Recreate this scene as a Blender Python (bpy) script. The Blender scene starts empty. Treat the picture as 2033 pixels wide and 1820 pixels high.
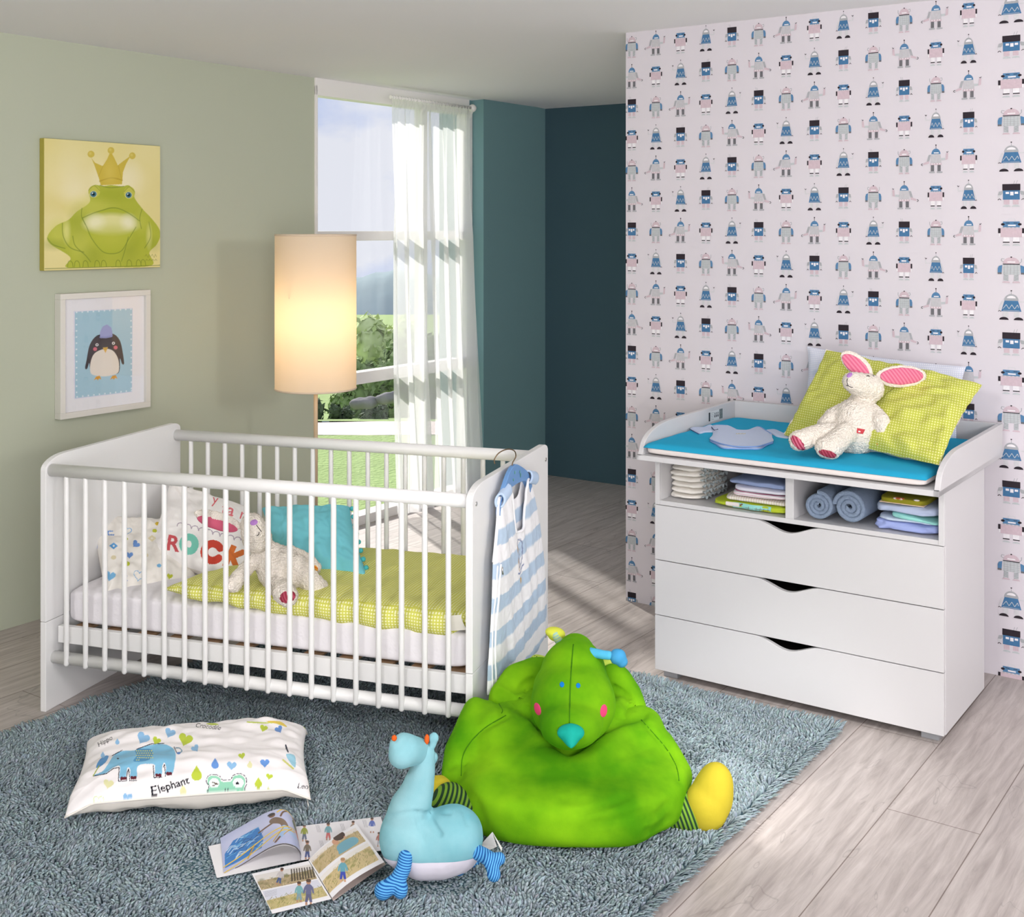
import bpy, bmesh, math, random
import numpy as np
from mathutils import Vector, Matrix, noise
S = bpy.context.scene
COL = S.collection
# ---------------------------------------------------------------- camera, world, lights
CAMH, FPX, CX, HY = 1.6, 2400.0, 1016.5, 455.0
cd = bpy.data.cameras.new('camera'); cam = bpy.data.objects.new('camera', cd); COL.objects.link(cam)
cam.location = (0, 0, CAMH); cam.rotation_euler = (math.pi/2, 0, 0)
cd.sensor_width = 36; cd.lens = FPX/2033*36; cd.shift_y = (HY-910)/2033; cd.clip_end = 2000
S.camera = cam
S.view_settings.view_transform = 'Standard'; S.view_settings.look = 'None'
S.view_settings.exposure = 0.0; S.view_settings.gamma = 1; S.view_settings.use_curve_mapping = False
DA = math.radians(35.0)                       # the room's depth axis
DV = Vector((math.sin(DA), math.cos(DA), 0)); EV = Vector((math.cos(DA), -math.sin(DA), 0))

w = bpy.data.worlds.new('sky'); S.world = w; w.use_nodes = True
nt = w.node_tree; nt.nodes.clear()
def N(nt, t, **k):
    n = nt.nodes.new(t)
    for a, b in k.items():
        if a.startswith('i_'): n.inputs[a[2:].replace('_', ' ')].default_value = b
        else: setattr(n, a, b)
    return n
out = N(nt, 'ShaderNodeOutputWorld'); bg = N(nt, 'ShaderNodeBackground')
tc = N(nt, 'ShaderNodeTexCoord'); mp = N(nt, 'ShaderNodeMapping'); mp.inputs['Scale'].default_value = (1, 1, 1.7)
mp.inputs['Location'].default_value = (0.31, 0.2, 0.12)
ns = N(nt, 'ShaderNodeTexNoise', i_Scale=4.2, i_Detail=7.0, i_Roughness=0.52)
cr = N(nt, 'ShaderNodeValToRGB')
cr.color_ramp.elements[0].position = .38; cr.color_ramp.elements[0].color = (.48, .60, .93, 1)
cr.color_ramp.elements[1].position = .52; cr.color_ramp.elements[1].color = (.88, .90, .985, 1)
nt.links.new(tc.outputs['Generated'], mp.inputs[0]); nt.links.new(mp.outputs[0], ns.inputs['Vector'])
nt.links.new(ns.outputs['Fac'], cr.inputs[0]); nt.links.new(cr.outputs[0], bg.inputs[0])
bg.inputs[1].default_value = 0.95
nt.links.new(bg.outputs[0], out.inputs[0])

def sun(name, direction, energy, angle, color):
    l = bpy.data.lights.new(name, 'SUN'); l.energy = energy; l.angle = math.radians(angle); l.color = color
    o = bpy.data.objects.new(name, l); COL.objects.link(o)
    o.rotation_euler = Vector(direction).to_track_quat('-Z', 'Y').to_euler(); o.location = (0, 9, 5)
def area(name, loc, target, size, power, color):
    l = bpy.data.lights.new(name, 'AREA'); l.energy = power; l.size = size; l.color = color; l.shape = 'DISK'
    o = bpy.data.objects.new(name, l); COL.objects.link(o); o.location = loc
    o.rotation_euler = (Vector(target)-Vector(loc)).to_track_quat('-Z', 'Y').to_euler()
sun('window_sun', (0.40, -0.89, -0.60), 6.5, 1.8, (1, .96, .90))
area('key_left', (-1.3, 0.2, 2.25), (0.9, 4.3, 0.4), 0.42, 36, (1, .975, .97))
area('ceiling_fill', (0.4, -0.6, 1.2), (0.6, 3.6, 2.4), 1.6, 105, (1, .965, 1))  # unseen lamp added behind the camera to brighten the ceiling
area('key_right', (2.9, 0.9, 2.0), (-1.2, 5.0, 0.7), 0.45, 34, (1, .975, .965))

def spot(name, loc, target, angle, power, color, size=.12):
    l = bpy.data.lights.new(name, 'SPOT'); l.energy = power; l.spot_size = math.radians(angle); l.spot_blend = .75; l.shadow_soft_size = size; l.color = color
    o = bpy.data.objects.new(name, l); COL.objects.link(o); o.location = loc
    o.rotation_euler = (Vector(target)-Vector(loc)).to_track_quat('-Z', 'Y').to_euler()
spot('rug_fill_spot', (0.75, 1.5, 2.32), (0.74, 3.66, 0), 22, 250, (1, .985, .97))  # unseen spot added to brighten the right side of the rug

# ---------------------------------------------------------------- helpers
def W(x, y, Y): return Vector(((x-CX)*Y/FPX, Y, CAMH-(y-HY)*Y/FPX))
def G(x, y, z=0.0):
    Y = (CAMH-z)*FPX/(y-HY); return Vector(((x-CX)*Y/FPX, Y, z))
def srgb(r, g, b):
    f = lambda c: (c/255/12.92) if c/255 <= .04045 else ((c/255+.055)/1.055)**2.4
    return (f(r), f(g), f(b), 1)
MATS = {}
def mat(name, rgb, rough=.5, spec=.5, sheen=0, bump=None, mottle=None, attr=None, trans=0, metallic=0, fine=None, sss=0):
    if name in MATS: return MATS[name]
    m = bpy.data.materials.new(name); m.use_nodes = True; t = m.node_tree; b = t.nodes['Principled BSDF']
    col = srgb(*rgb); b.inputs['Base Color'].default_value = col; b.inputs['Roughness'].default_value = rough
    b.inputs['Specular IOR Level'].default_value = spec; b.inputs['Metallic'].default_value = metallic
    if sheen: b.inputs['Sheen Weight'].default_value = sheen; b.inputs['Sheen Roughness'].default_value = .4; b.inputs['Sheen Tint'].default_value = col
    if sss: b.inputs['Subsurface Weight'].default_value = sss; b.inputs['Subsurface Scale'].default_value = .02
    tc = N(t, 'ShaderNodeTexCoord')
    src = None
    if attr:
        a = N(t, 'ShaderNodeAttribute', attribute_name=attr); src = a.outputs['Color']
    if mottle:   # (scale, amount)
        n = N(t, 'ShaderNodeTexNoise', i_Scale=mottle[0], i_Detail=4.0); t.links.new(tc.outputs['Object'], n.inputs['Vector'])
        mr = N(t, 'ShaderNodeMapRange'); mr.inputs[3].default_value = 1-mottle[1]; mr.inputs[4].default_value = 1+mottle[1]
        t.links.new(n.outputs['Fac'], mr.inputs[0])
        mx = N(t, 'ShaderNodeVectorMath', operation='SCALE'); mx.inputs[0].default_value = col[:3]
        if src: t.links.new(src, mx.inputs[0])
        t.links.new(mr.outputs[0], mx.inputs['Scale']); src = mx.outputs[0]
    if src: t.links.new(src, b.inputs['Base Color'])
    if bump:     # (kind, scale, strength, distance)
        if bump[0] == 'noise': n = N(t, 'ShaderNodeTexNoise', i_Scale=bump[1], i_Detail=3.0); o_ = n.outputs['Fac']
        elif bump[0] == 'voronoi': n = N(t, 'ShaderNodeTexVoronoi', i_Scale=bump[1]); o_ = n.outputs['Distance']
        else: n = N(t, 'ShaderNodeTexWave', i_Scale=bump[1]); o_ = n.outputs['Fac']
        t.links.new(tc.outputs['Object'], n.inputs['Vector'])
        bp = N(t, 'ShaderNodeBump'); bp.inputs['Strength'].default_value = bump[2]; bp.inputs['Distance'].default_value = bump[3]
        t.links.new(o_, bp.inputs['Height']); t.links.new(bp.outputs[0], b.inputs['Normal'])
    MATS[name] = m; return m

class MB:
    def __init__(s): s.v = []; s.f = []; s.m = []; s.sm = []; s.c = None
    def add(s, vs, fs, mi=0, smooth=False):
        o = len(s.v); s.v += [tuple(v) for v in vs]; s.f += [tuple(i+o for i in f) for f in fs]
        s.m += [mi]*len(fs); s.sm += [smooth]*len(fs); return s
    def box(s, a, b, mi=0):
        x0, y0, z0 = a; x1, y1, z1 = b
        return s.add([(x0,y0,z0),(x1,y0,z0),(x1,y1,z0),(x0,y1,z0),(x0,y0,z1),(x1,y0,z1),(x1,y1,z1),(x0,y1,z1)],
            [(0,3,2,1),(4,5,6,7),(0,1,5,4),(1,2,6,5),(2,3,7,6),(3,0,4,7)], mi)
    def prism(s, pts, f, depth, mi=0, smooth=False):
        """pts: 2-D outline; f(a,b,c) -> 3-D; extruded from c=0 to c=depth"""
        n = len(pts); vs = [f(a, b, 0) for a, b in pts]+[f(a, b, depth) for a, b in pts]
        fs = [tuple(range(n))[::-1], tuple(range(n, 2*n))]
        s.add(vs, fs, mi, False); o = len(s.v)-2*n
        for i in range(n):
            j = (i+1) % n; s.f.append((o+i, o+j, o+n+j, o+n+i)); s.m.append(mi); s.sm.append(smooth)
        return s
    def tube(s, path, r, n=12, mi=0, caps=True, round_end=False, flat=1.0):
        P = [Vector(p) for p in path]; R = list(r) if hasattr(r, '__len__') else [r]*len(P)
        if round_end:
            def ends(p, q, rr):
                d = (p-q).normalized(); return [(p+d*rr*math.sin(a)*.9, rr*math.cos(a)) for a in (math.radians(85), math.radians(60), math.radians(30))]
            h = ends(P[0], P[1], R[0]); t_ = ends(P[-1], P[-2], R[-1])[::-1]
            P = [a for a, _ in h]+P+[a for a, _ in t_]; R = [b for _, b in h]+R+[b for _, b in t_]
        up = Vector((0, 0, 1)); d0 = (P[1]-P[0]).normalized()
        if abs(d0.dot(up)) > .95: up = Vector((0, 1, 0))
        vs = []; k = len(P); u = None
        for i, p in enumerate(P):
            d = (P[min(i+1, k-1)]-P[max(i-1, 0)]).normalized()
            if u is None: u = d.cross(up).normalized()
            else: u = (u-d*u.dot(d)).normalized()
            v = d.cross(u)
            for j in range(n):
                a = 2*math.pi*j/n; vs.append(p+u*(math.cos(a)*R[i])+v*(math.sin(a)*R[i]*flat))
        fs = [(i*n+j, i*n+(j+1) % n, (i+1)*n+(j+1) % n, (i+1)*n+j) for i in range(k-1) for j in range(n)]
        s.add(vs, fs, mi, True)
        if caps: s.add([], [], mi); o = len(s.v)-k*n; s.f += [tuple(o+j for j in range(n))[::-1], tuple(o+(k-1)*n+j for j in range(n))]; s.m += [mi]*2; s.sm += [False]*2
        return s
    def grid(s, fn, nu, nv, mi=0, smooth=True, closeu=False):
        vs = [fn(i/nu, j/nv) for j in range(nv+1) for i in range(nu+(0 if closeu else 1))]
        W_ = nu+(0 if closeu else 1)
        fs = [(j*W_+i, j*W_+(i+1) % W_, (j+1)*W_+(i+1) % W_, (j+1)*W_+i) for j in range(nv) for i in range(nu)]
        return s.add(vs, fs, mi, smooth)
    def lathe(s, prof, c=(0, 0, 0), n=32, mi=0):
        return s.grid(lambda u, v: (c[0]+prof[int(round(v*(len(prof)-1)))][0]*math.cos(2*math.pi*u), c[1]+prof[int(round(v*(len(prof)-1)))][0]*math.sin(2*math.pi*u), c[2]+prof[int(round(v*(len(prof)-1)))][1]), n, len(prof)-1, mi, True, True)
    def sphere(s, c, r, n=16, mi=0, M=None):
        r = r if hasattr(r, '__len__') else (r, r, r)
        def fn(u, v):
            a = 2*math.pi*u; b = math.pi*(v*.998+.001)-math.pi/2
            p = Vector((r[0]*math.cos(a)*math.cos(b), r[1]*math.sin(a)*math.cos(b), r[2]*math.sin(b)))
            if M: p = M @ p
            return p+Vector(c)
        return s.grid(fn, n, n//2, mi, True, True)
    def build(s, name, mats, parent=None, loc=(0, 0, 0), rotz=0, bevel=0, sub=0, colors=None, origin=None, fixn=True):
        me = bpy.data.meshes.new(name)
        vs = s.v
        if origin is not None: o_ = Vector(origin); vs = [tuple(Vector(v)-o_) for v in vs]
        me.from_pydata(vs, [], s.f)
        for m in (mats if isinstance(mats, (list, tuple)) else [mats]): me.materials.append(m)
        me.polygons.foreach_set('material_index', s.m); me.polygons.foreach_set('use_smooth', s.sm)
        if colors is not None:
            a = me.color_attributes.new('pattern', 'FLOAT_COLOR', 'POINT'); a.data.foreach_set('color', np.asarray(colors, dtype=np.float32).ravel())
        me.update()
        if fixn and len(s.f) < 60000:
            bm = bmesh.new(); bm.from_mesh(me); bmesh.ops.recalc_face_normals(bm, faces=bm.faces); bm.to_mesh(me); bm.free()
        o = bpy.data.objects.new(name, me); COL.objects.link(o)
        if parent: o.parent = parent
        o.location = loc; o.rotation_euler = (0, 0, rotz)
        if origin is not None: o.location = origin
        if bevel:
            b = o.modifiers.new('bevel', 'BEVEL'); b.width = bevel; b.segments = 2; b.limit_method = 'ANGLE'; b.angle_limit = math.radians(40)
        if sub:
            b = o.modifiers.new('sub', 'SUBSURF'); b.levels = b.render_levels = sub
        return o
def tag(o, label=None, cat=None, group=None, kind=None):
    if label: o['label'] = label
    if cat: o['category'] = cat
    if group: o['group'] = group
    if kind: o['kind'] = kind
    return o
def thing(name, label, cat, loc=(0, 0, 0), rotz=0, group=None):
    o = bpy.data.objects.new(name, None); COL.objects.link(o); o.location = loc; o.rotation_euler = (0, 0, rotz)
    o.empty_display_size = .1
    return tag(o, label, cat, group)
def adopt(o, parent):
    """parent a mesh that is laid out in world space to a thing placed without moving it"""
    bpy.context.view_layer.update(); o.parent = parent; o.matrix_parent_inverse = parent.matrix_world.inverted()
    return o

# --- plush bodies: unions of spheres and ellipsoids, voxel-remeshed into one skin
def blob(name, shapes, m, parent=None, voxel=.006, smooth=6, fur=0, furscale=60, wr=0, wrscale=9, colorfn=None, deform=None):
    mb = MB()
    ico = bmesh.new(); bmesh.ops.create_icosphere(ico, subdivisions=3, radius=1)
    IV = [v.co.copy() for v in ico.verts]; IF = [tuple(v.index for v in f.verts) for f in ico.faces]; ico.free()
    def ell(c, r, M=None):
        r = r if hasattr(r, '__len__') else (r, r, r)
        vs = []
        for p in IV:
            q = Vector((p.x*r[0], p.y*r[1], p.z*r[2]))
            if M: q = M @ q
            vs.append(q+Vector(c))
        mb.add(vs, IF)
    for s in shapes:
        if s[0] == 'e': ell(*s[1:])
        elif s[0] == 'm': mb.add(s[1].v, s[1].f)
        else:   # chain of (point, radius)
            pts = s[1]
            for (p, r), (q, r2) in zip(pts, pts[1:]):
                p = Vector(p); q = Vector(q); n = max(2, int((q-p).length/(min(r, r2)*.35))+1)
                for i in range(n+1):
                    t = i/n; ell(p.lerp(q, t), r+(r2-r)*t)
    me = bpy.data.meshes.new('tmp'); me.from_pydata(mb.v, [], mb.f)
    o = bpy.data.objects.new('tmp', me); COL.objects.link(o)
    md = o.modifiers.new('r', 'REMESH'); md.mode = 'VOXEL'; md.voxel_size = voxel
    sm = o.modifiers.new('s', 'SMOOTH'); sm.iterations = smooth; sm.factor = .5
    dg = bpy.context.evaluated_depsgraph_get(); dg.update()
    me2 = bpy.data.meshes.new_from_object(o.evaluated_get(dg)); me2.name = name
    bpy.data.objects.remove(o); bpy.data.meshes.remove(me)
    for v in me2.vertices:
        d = 0
        if fur: d += fur*(noise.noise(v.co*furscale)+.6*noise.noise(v.co*furscale*2.1+Vector((3, 1, 7))))
        if wr: d += wr*noise.noise(v.co*wrscale+Vector((5.1, 2.2, .7)))
        if d: v.co += v.normal*d
        if deform: v.co = deform(v.co, v.normal)
    me2.polygons.foreach_set('use_smooth', [True]*len(me2.polygons))
    me2.materials.clear(); me2.materials.append(m)
    if colorfn:
        a = me2.color_attributes.new('pattern', 'FLOAT_COLOR', 'POINT')
        a.data.foreach_set('color', np.array([colorfn(v.co) for v in me2.vertices], dtype=np.float32).ravel())
    me2.update()
    o = bpy.data.objects.new(name, me2); COL.objects.link(o)
    if parent: adopt(o, parent)
    return o

# --- printed patterns: shapes rasterised into a grid of colours that the mesh carries as an attribute
class Canvas:
    def __init__(s, w, h, nx, bgc, ss=2):
        s.w, s.h, s.nx = w, h, nx; s.ny = max(2, int(round(nx*h/w))); s.ss = ss
        s.a = np.zeros((s.ny*ss, s.nx*ss, 3)); s.a[:] = srgb(*bgc)[:3]
        xs = (np.arange(s.nx*ss)+.5)/(s.nx*ss)*w; ys = (np.arange(s.ny*ss)+.5)/(s.ny*ss)*h
        s.X, s.Y = np.meshgrid(xs, ys); s.map = None
    def _win(s, x0, y0, x1, y1):
        kx = s.nx*s.ss/s.w; ky = s.ny*s.ss/s.h
        return (slice(max(0, int(y0*ky)-1), max(0, int(y1*ky)+2)), slice(max(0, int(x0*kx)-1), max(0, int(x1*kx)+2)))
    def put(s, w_, mask, rgb, alpha=1.0):
        c = np.array(srgb(*rgb)[:3]); m = (mask*alpha)[..., None]; s.a[w_] = s.a[w_]*(1-m)+c*m
    def poly(s, pts, rgb, alpha=1.0):
        if s.map: pts = [s.map(*q) for q in pts]
        P = np.array(pts, float); w_ = s._win(P[:,0].min(), P[:,1].min(), P[:,0].max(), P[:,1].max())
        X, Y = s.X[w_], s.Y[w_]; ins = np.zeros(X.shape, bool); n = len(P)
        for i in range(n):
            x0, y0 = P[i]; x1, y1 = P[(i+1) % n]
            if y0 == y1: continue
            ins ^= ((Y < y0) != (Y < y1)) & (X < (x1-x0)*(Y-y0)/(y1-y0)+x0)
        s.put(w_, ins.astype(float), rgb, alpha)
    def smooth_poly(s, pts, rgb, alpha=1.0): s.poly(catmull(pts), rgb, alpha)
    def ell(s, cx, cy, rx, ry, rgb, alpha=1.0, soft=0, rot=0):
        if s.map and not soft: return s.poly([(cx+rx*math.cos(i/14*math.pi)*math.cos(rot)-ry*math.sin(i/14*math.pi)*math.sin(rot), cy+rx*math.cos(i/14*math.pi)*math.sin(rot)+ry*math.sin(i/14*math.pi)*math.cos(rot)) for i in range(28)], rgb, alpha)
        if s.map:
            a, b = s.map(cx+rx, cy), s.map(cx, cy+ry); cx, cy = s.map(cx, cy); rx = math.hypot(a[0]-cx, a[1]-cy); ry = math.hypot(b[0]-cx, b[1]-cy); rot = -rot
        m_ = max(rx, ry)*(1+soft)*1.05; w_ = s._win(cx-m_, cy-m_, cx+m_, cy+m_)
        X, Y = s.X[w_]-cx, s.Y[w_]-cy; c, q = math.cos(rot), math.sin(rot)
        d = np.sqrt(((X*c+Y*q)/rx)**2+((-X*q+Y*c)/ry)**2)
        m = (d < 1).astype(float) if not soft else np.clip((1+soft-d)/(2*soft), 0, 1)
        s.put(w_, m, rgb, alpha)
    def line(s, pts, wd, rgb, alpha=1.0, smooth=False, dash=None, soft=False):
        if smooth: pts = catmull(pts, closed=False)
        if s.map: pts = [s.map(*q) for q in pts]
        P = np.array(pts, float); r = wd/2; w_ = s._win(P[:,0].min()-wd, P[:,1].min()-wd, P[:,0].max()+wd, P[:,1].max()+wd)
        X, Y = s.X[w_], s.Y[w_]; m = np.zeros(X.shape); acc = 0
        for (x0, y0), (x1, y1) in zip(P[:-1], P[1:]):
            L = math.hypot(x1-x0, y1-y0)
            if L == 0: continue
            if dash and (acc % dash) > dash*.6: acc += L; continue
            acc += L
            t = np.clip(((X-x0)*(x1-x0)+(Y-y0)*(y1-y0))/L**2, 0, 1); d = np.hypot(X-x0-t*(x1-x0), Y-y0-t*(y1-y0))
            m = np.maximum(m, np.clip(1.5-d/r, 0, 1) if soft else (d < r))
        s.put(w_, m.astype(float), rgb, alpha)
    def text(s, txt, x, y, size, rgb, rot=0, shear=0, alpha=1.0, bold=0):
        """x,y = baseline start; canvas y grows upwards"""
        for tri in text_tris(txt, bold):
            P = []
            for a, b in tri:
                a = (a+shear*b)*size; b = b*size; P.append((x+a*math.cos(rot)-b*math.sin(rot), y+(a*math.sin(rot)+b*math.cos(rot))*(-1 if s.map else 1)))
            s.poly(P, rgb, alpha)
    def heart(s, cx, cy, r, rgb, rot=0, outline=0, squash=1.0):
        P = []; squash *= -1 if s.map else 1
        for i in range(28):
            t = 2*math.pi*i/28; a = 16*math.sin(t)**3/16; b = (13*math.cos(t)-5*math.cos(2*t)-2*math.cos(3*t)-math.cos(4*t))/16*squash
            P.append((cx+r*(a*math.cos(rot)-b*math.sin(rot)), cy+r*(a*math.sin(rot)+b*math.cos(rot))))
        if outline: s.line(P+[P[0]], outline, rgb)
        else: s.poly(P, rgb)
    def drop(s, cx, cy, r, rgb):
        k = -1 if s.map else 1
        P = [(cx, cy+k*r*1.9)]+[(cx+r*math.cos(a), cy+k*r*math.sin(a)) for a in [math.radians(30-i*20) for i in range(13)]]
        s.poly(P, rgb)
    def result(s):
        a = s.a.reshape(s.ny, s.ss, s.nx, s.ss, 3).mean(axis=(1, 3)); return a      # rows from the bottom up
def catmull(pts, closed=True, n=8):
    P = [Vector(p) for p in pts]; k = len(P); out = []
    for i in range(k if closed else k-1):
        g = (lambda j: P[j % k]) if closed else (lambda j: P[max(0, min(k-1, j))])
        p0, p1, p2, p3 = g(i-1), g(i), g(i+1), g(i+2)
        for q in range(n):
            t = q/n; out.append(tuple(.5*((2*p1)+(p2-p0)*t+(2*p0-5*p1+4*p2-p3)*t*t+(3*p1-p0-3*p2+p3)*t**3)))
    if not closed: out.append(tuple(P[-1]))
    return out
_T = {}
def text_tris(txt, bold=0):
    if (txt, bold) in _T: return _T[(txt, bold)]
    cu = bpy.data.curves.new('tmp', 'FONT'); cu.body = txt; cu.size = 1; cu.resolution_u = 4; cu.offset = bold
    o = bpy.data.objects.new('tmp', cu); COL.objects.link(o)
    dg = bpy.context.evaluated_depsgraph_get(); dg.update()
    me = bpy.data.meshes.new_from_object(o.evaluated_get(dg)); me.calc_loop_triangles()
    r = [[(me.vertices[i].co.x, me.vertices[i].co.y) for i in t.vertices] for t in me.loop_triangles]
    bpy.data.objects.remove(o); bpy.data.meshes.remove(me); bpy.data.curves.remove(cu)
    _T[(txt, bold)] = r; return r

def printed_grid(name, img, fn, m, parent=None, origin=None):
    """a sheet fn(u,v)->3-D carrying a raster of colours"""
    ny, nx, _ = img.shape
    mb = MB(); mb.grid(lambda u, v: fn(u, v), nx-1, ny-1)
    c = np.ones((ny*nx, 4)); c[:, :3] = img.reshape(-1, 3)
    return mb.build(name, m, parent, colors=c, origin=origin, fixn=False)

def pillow(name, corners, thick, m, img=None, parent=None, n=(60, 60), back=None, origin=None, pinch=.06, wr=.006, seed=0, sag=None, sharp=.42, flip=False):
    """corners TL,TR,BR,BL in world space (as seen from the front); a stuffed cushion with a print on its front"""
    TL, TR, BR, BL = [Vector(c) for c in corners]
    if img is not None: n = (img.shape[1]-1, img.shape[0]-1)
    nrm = ((TR-TL)+(BR-BL)).cross((TL-BL)+(TR-BR)).normalized()
    if nrm.y > 0 and not flip: nrm = -nrm
    if flip and nrm.z < 0: nrm = -nrm
    so = Vector((seed*3.3, seed*1.7, 0))
    def surf(u, v, side):
        a, b = 2*u-1, 2*v-1
        uu = .5+(a*(1-pinch*(1-b*b)*a*a))/2; vv = .5+(b*(1-pinch*(1-a*a)*b*b))/2
        p = BL.lerp(BR, uu).lerp(TL.lerp(TR, uu), vv)
        e = max(0, (1-a**4))*max(0, (1-b**4)); h = thick*(e**sharp)
        h += wr*min(1, e*3)*(noise.noise(Vector((a*2.2, b*2.2, side))+so)+.55*noise.noise(Vector((a*6, b*6, 2+side))+so)) 
        # pulls running in from the corners
        h -= wr*.9*abs(noise.noise(Vector((math.atan2(b, a)*5, 0, seed))))*(abs(a)*abs(b))
        q = p+nrm*h*side
        return sag(q, u, v, side) if sag else q
    mb = MB(); nx, ny = n
    mb.grid(lambda u, v: surf(u, v, 1), nx, ny, 0)
    bn = (max(8, nx//4), max(8, ny//4))
    mb.grid(lambda u, v: surf(u, v, -1), bn[0], bn[1], 1)
    c = None
    if img is not None:
        c = np.ones((len(mb.v), 4)); c[:img.shape[0]*img.shape[1], :3] = img.reshape(-1, 3)
    o = mb.build(name, [m, back or m], None, colors=c, origin=origin if origin is not None else (BL+BR)/2, fixn=False)
    return o, surf

def bilinear_map(TL, TR, BR, BL, w, h):
    """photo-space quad -> canvas coordinates (inverse bilinear, by Newton steps)"""
    TL, TR, BR, BL = map(Vector, (TL, TR, BR, BL))
    def f(x, y):
        u = v = .5; p = Vector((x, y))
        for _ in range(8):
            a = BL.lerp(BR, u); b = TL.lerp(TR, u); e = a.lerp(b, v)-p
            du = (BR-BL).lerp(TR-TL, v); dv = b-a; D_ = du.x*dv.y-du.y*dv.x
            u -= (e.x*dv.y-e.y*dv.x)/D_; v -= (du.x*e.y-du.y*e.x)/D_
        return (u*w, v*h)
    return f
def sqmesh(c, r, ev=.6, eh=.8, n=40, M=None):
    sg = lambda t, e: math.copysign(abs(t)**e, t); vs = []
    def fn(u, v):
        a = 2*math.pi*u; b = math.pi*(v*.998+.001)-math.pi/2
        p = Vector((r[0]*sg(math.cos(a), eh)*sg(math.cos(b), ev), r[1]*sg(math.sin(a), eh)*sg(math.cos(b), ev), r[2]*sg(math.sin(b), ev)))
        if M: p = M @ p
        return p+Vector(c)
    m = MB(); m.grid(fn, n, n//2, 0, True, True); return m
def stripes(name, direction, period, c1, c2, duty=.5, rough=.8, sheen=0, noise_=0):
    if name in MATS: return MATS[name]
    m = mat(name, c1, rough, .2, sheen=sheen); t = m.node_tree; b = t.nodes['Principled BSDF']
    tc = N(t, 'ShaderNodeTexCoord'); d = N(t, 'ShaderNodeVectorMath', operation='DOT_PRODUCT'); d.inputs[1].default_value = Vector(direction).normalized()/period
    t.links.new(tc.outputs['Object'], d.inputs[0]); f = N(t, 'ShaderNodeMath', operation='FRACT'); t.links.new(d.outputs['Value'], f.inputs[0])
    g = N(t, 'ShaderNodeMath', operation='GREATER_THAN'); g.inputs[1].default_value = duty; t.links.new(f.outputs[0], g.inputs[0])
    mx = N(t, 'ShaderNodeMix', data_type='RGBA'); mx.inputs[6].default_value = srgb(*c1); mx.inputs[7].default_value = srgb(*c2)
    t.links.new(g.outputs[0], mx.inputs[0]); t.links.new(mx.outputs[2], b.inputs['Base Color']); return m
def dots(name, ax, ay, period, c1, c2, rad=.3, rough=.8, sheen=.15):
    """a small woven check: light dots in a square grid laid along two directions"""
    if name in MATS: return MATS[name]
    m = mat(name, c1, rough, .2, sheen=sheen, bump=('noise', 40, .15, .004)); t = m.node_tree; b = t.nodes['Principled BSDF']
    tc = N(t, 'ShaderNodeTexCoord'); acc = None
    for a in (ax, ay):
        d = N(t, 'ShaderNodeVectorMath', operation='DOT_PRODUCT'); d.inputs[1].default_value = Vector(a).normalized()/period
        t.links.new(tc.outputs['Object'], d.inputs[0]); f = N(t, 'ShaderNodeMath', operation='FRACT'); t.links.new(d.outputs['Value'], f.inputs[0])
        g = N(t, 'ShaderNodeMath', operation='LESS_THAN'); g.inputs[1].default_value = rad; t.links.new(f.outputs[0], g.inputs[0])
        if acc is None: acc = g
        else:
            q = N(t, 'ShaderNodeMath', operation='MULTIPLY'); t.links.new(acc.outputs[0], q.inputs[0]); t.links.new(g.outputs[0], q.inputs[1]); acc = q
    mx = N(t, 'ShaderNodeMix', data_type='RGBA'); mx.inputs[6].default_value = srgb(*c1); mx.inputs[7].default_value = srgb(*c2)
    t.links.new(acc.outputs[0], mx.inputs[0]); t.links.new(mx.outputs[2], b.inputs['Base Color']); return m
from mathutils.bvhtree import BVHTree
def bvh_of(*objs):
    bpy.context.view_layer.update(); vs = []; fs = []
    for o in objs:
        k = len(vs); M = o.matrix_world; vs += [M @ v.co for v in o.data.vertices]; fs += [tuple(i+k for i in p.vertices) for p in o.data.polygons]
    return BVHTree.FromPolygons(vs, fs)
def onto(b, x, y, lift=.0006):
    """the surface point of a body seen at a place in the photograph"""
    d = (W(x, y, 3)-Vector((0, 0, CAMH))).normalized(); h = b.ray_cast(Vector((0, 0, CAMH)), d)
    if h[0] is None: return None
    n_ = h[1] if h[1].dot(d) < 0 else -h[1]
    return h[0]+n_*lift
def patch(name, b, outline, m, parent, lift=.0012, rings=5):
    """a felt or embroidered patch sewn on a body"""
    cx = sum(p[0] for p in outline)/len(outline); cy = sum(p[1] for p in outline)/len(outline); mb = MB(); n = len(outline)
    vs = []; last = onto(b, cx, cy, lift)
    if last is None: return None
    for r in range(rings+1):
        for p in outline:
            q = onto(b, cx+(p[0]-cx)*r/rings, cy+(p[1]-cy)*r/rings, lift if r < rings else lift*.1)
            if q is None or (q-last).length > .08: q = last
            vs.append(q)
    fs = [(r*n+i, r*n+(i+1) % n, (r+1)*n+(i+1) % n, (r+1)*n+i) for r in range(rings) for i in range(n)]
    mb.add(vs, fs, 0, True); o = mb.build(name, m); adopt(o, parent); return o
def ellpx(cx, cy, rx, ry, rot=0, n=20):
    return [(cx+rx*math.cos(2*math.pi*i/n)*math.cos(rot)-ry*math.sin(2*math.pi*i/n)*math.sin(rot), cy+rx*math.cos(2*math.pi*i/n)*math.sin(rot)+ry*math.sin(2*math.pi*i/n)*math.cos(rot)) for i in range(n)]
def seam(name, b, pts, r, m, parent, lift=0.0):
    P = [onto(b, x, y, lift) for x, y in (catmull(pts, False, 6) if len(pts) > 2 else pts)]; P = [p for p in P if p is not None]
    if len(P) < 2: return None
    mb = MB(); mb.tube(P, r, 6); o = mb.build(name, m); adopt(o, parent); return o

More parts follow.
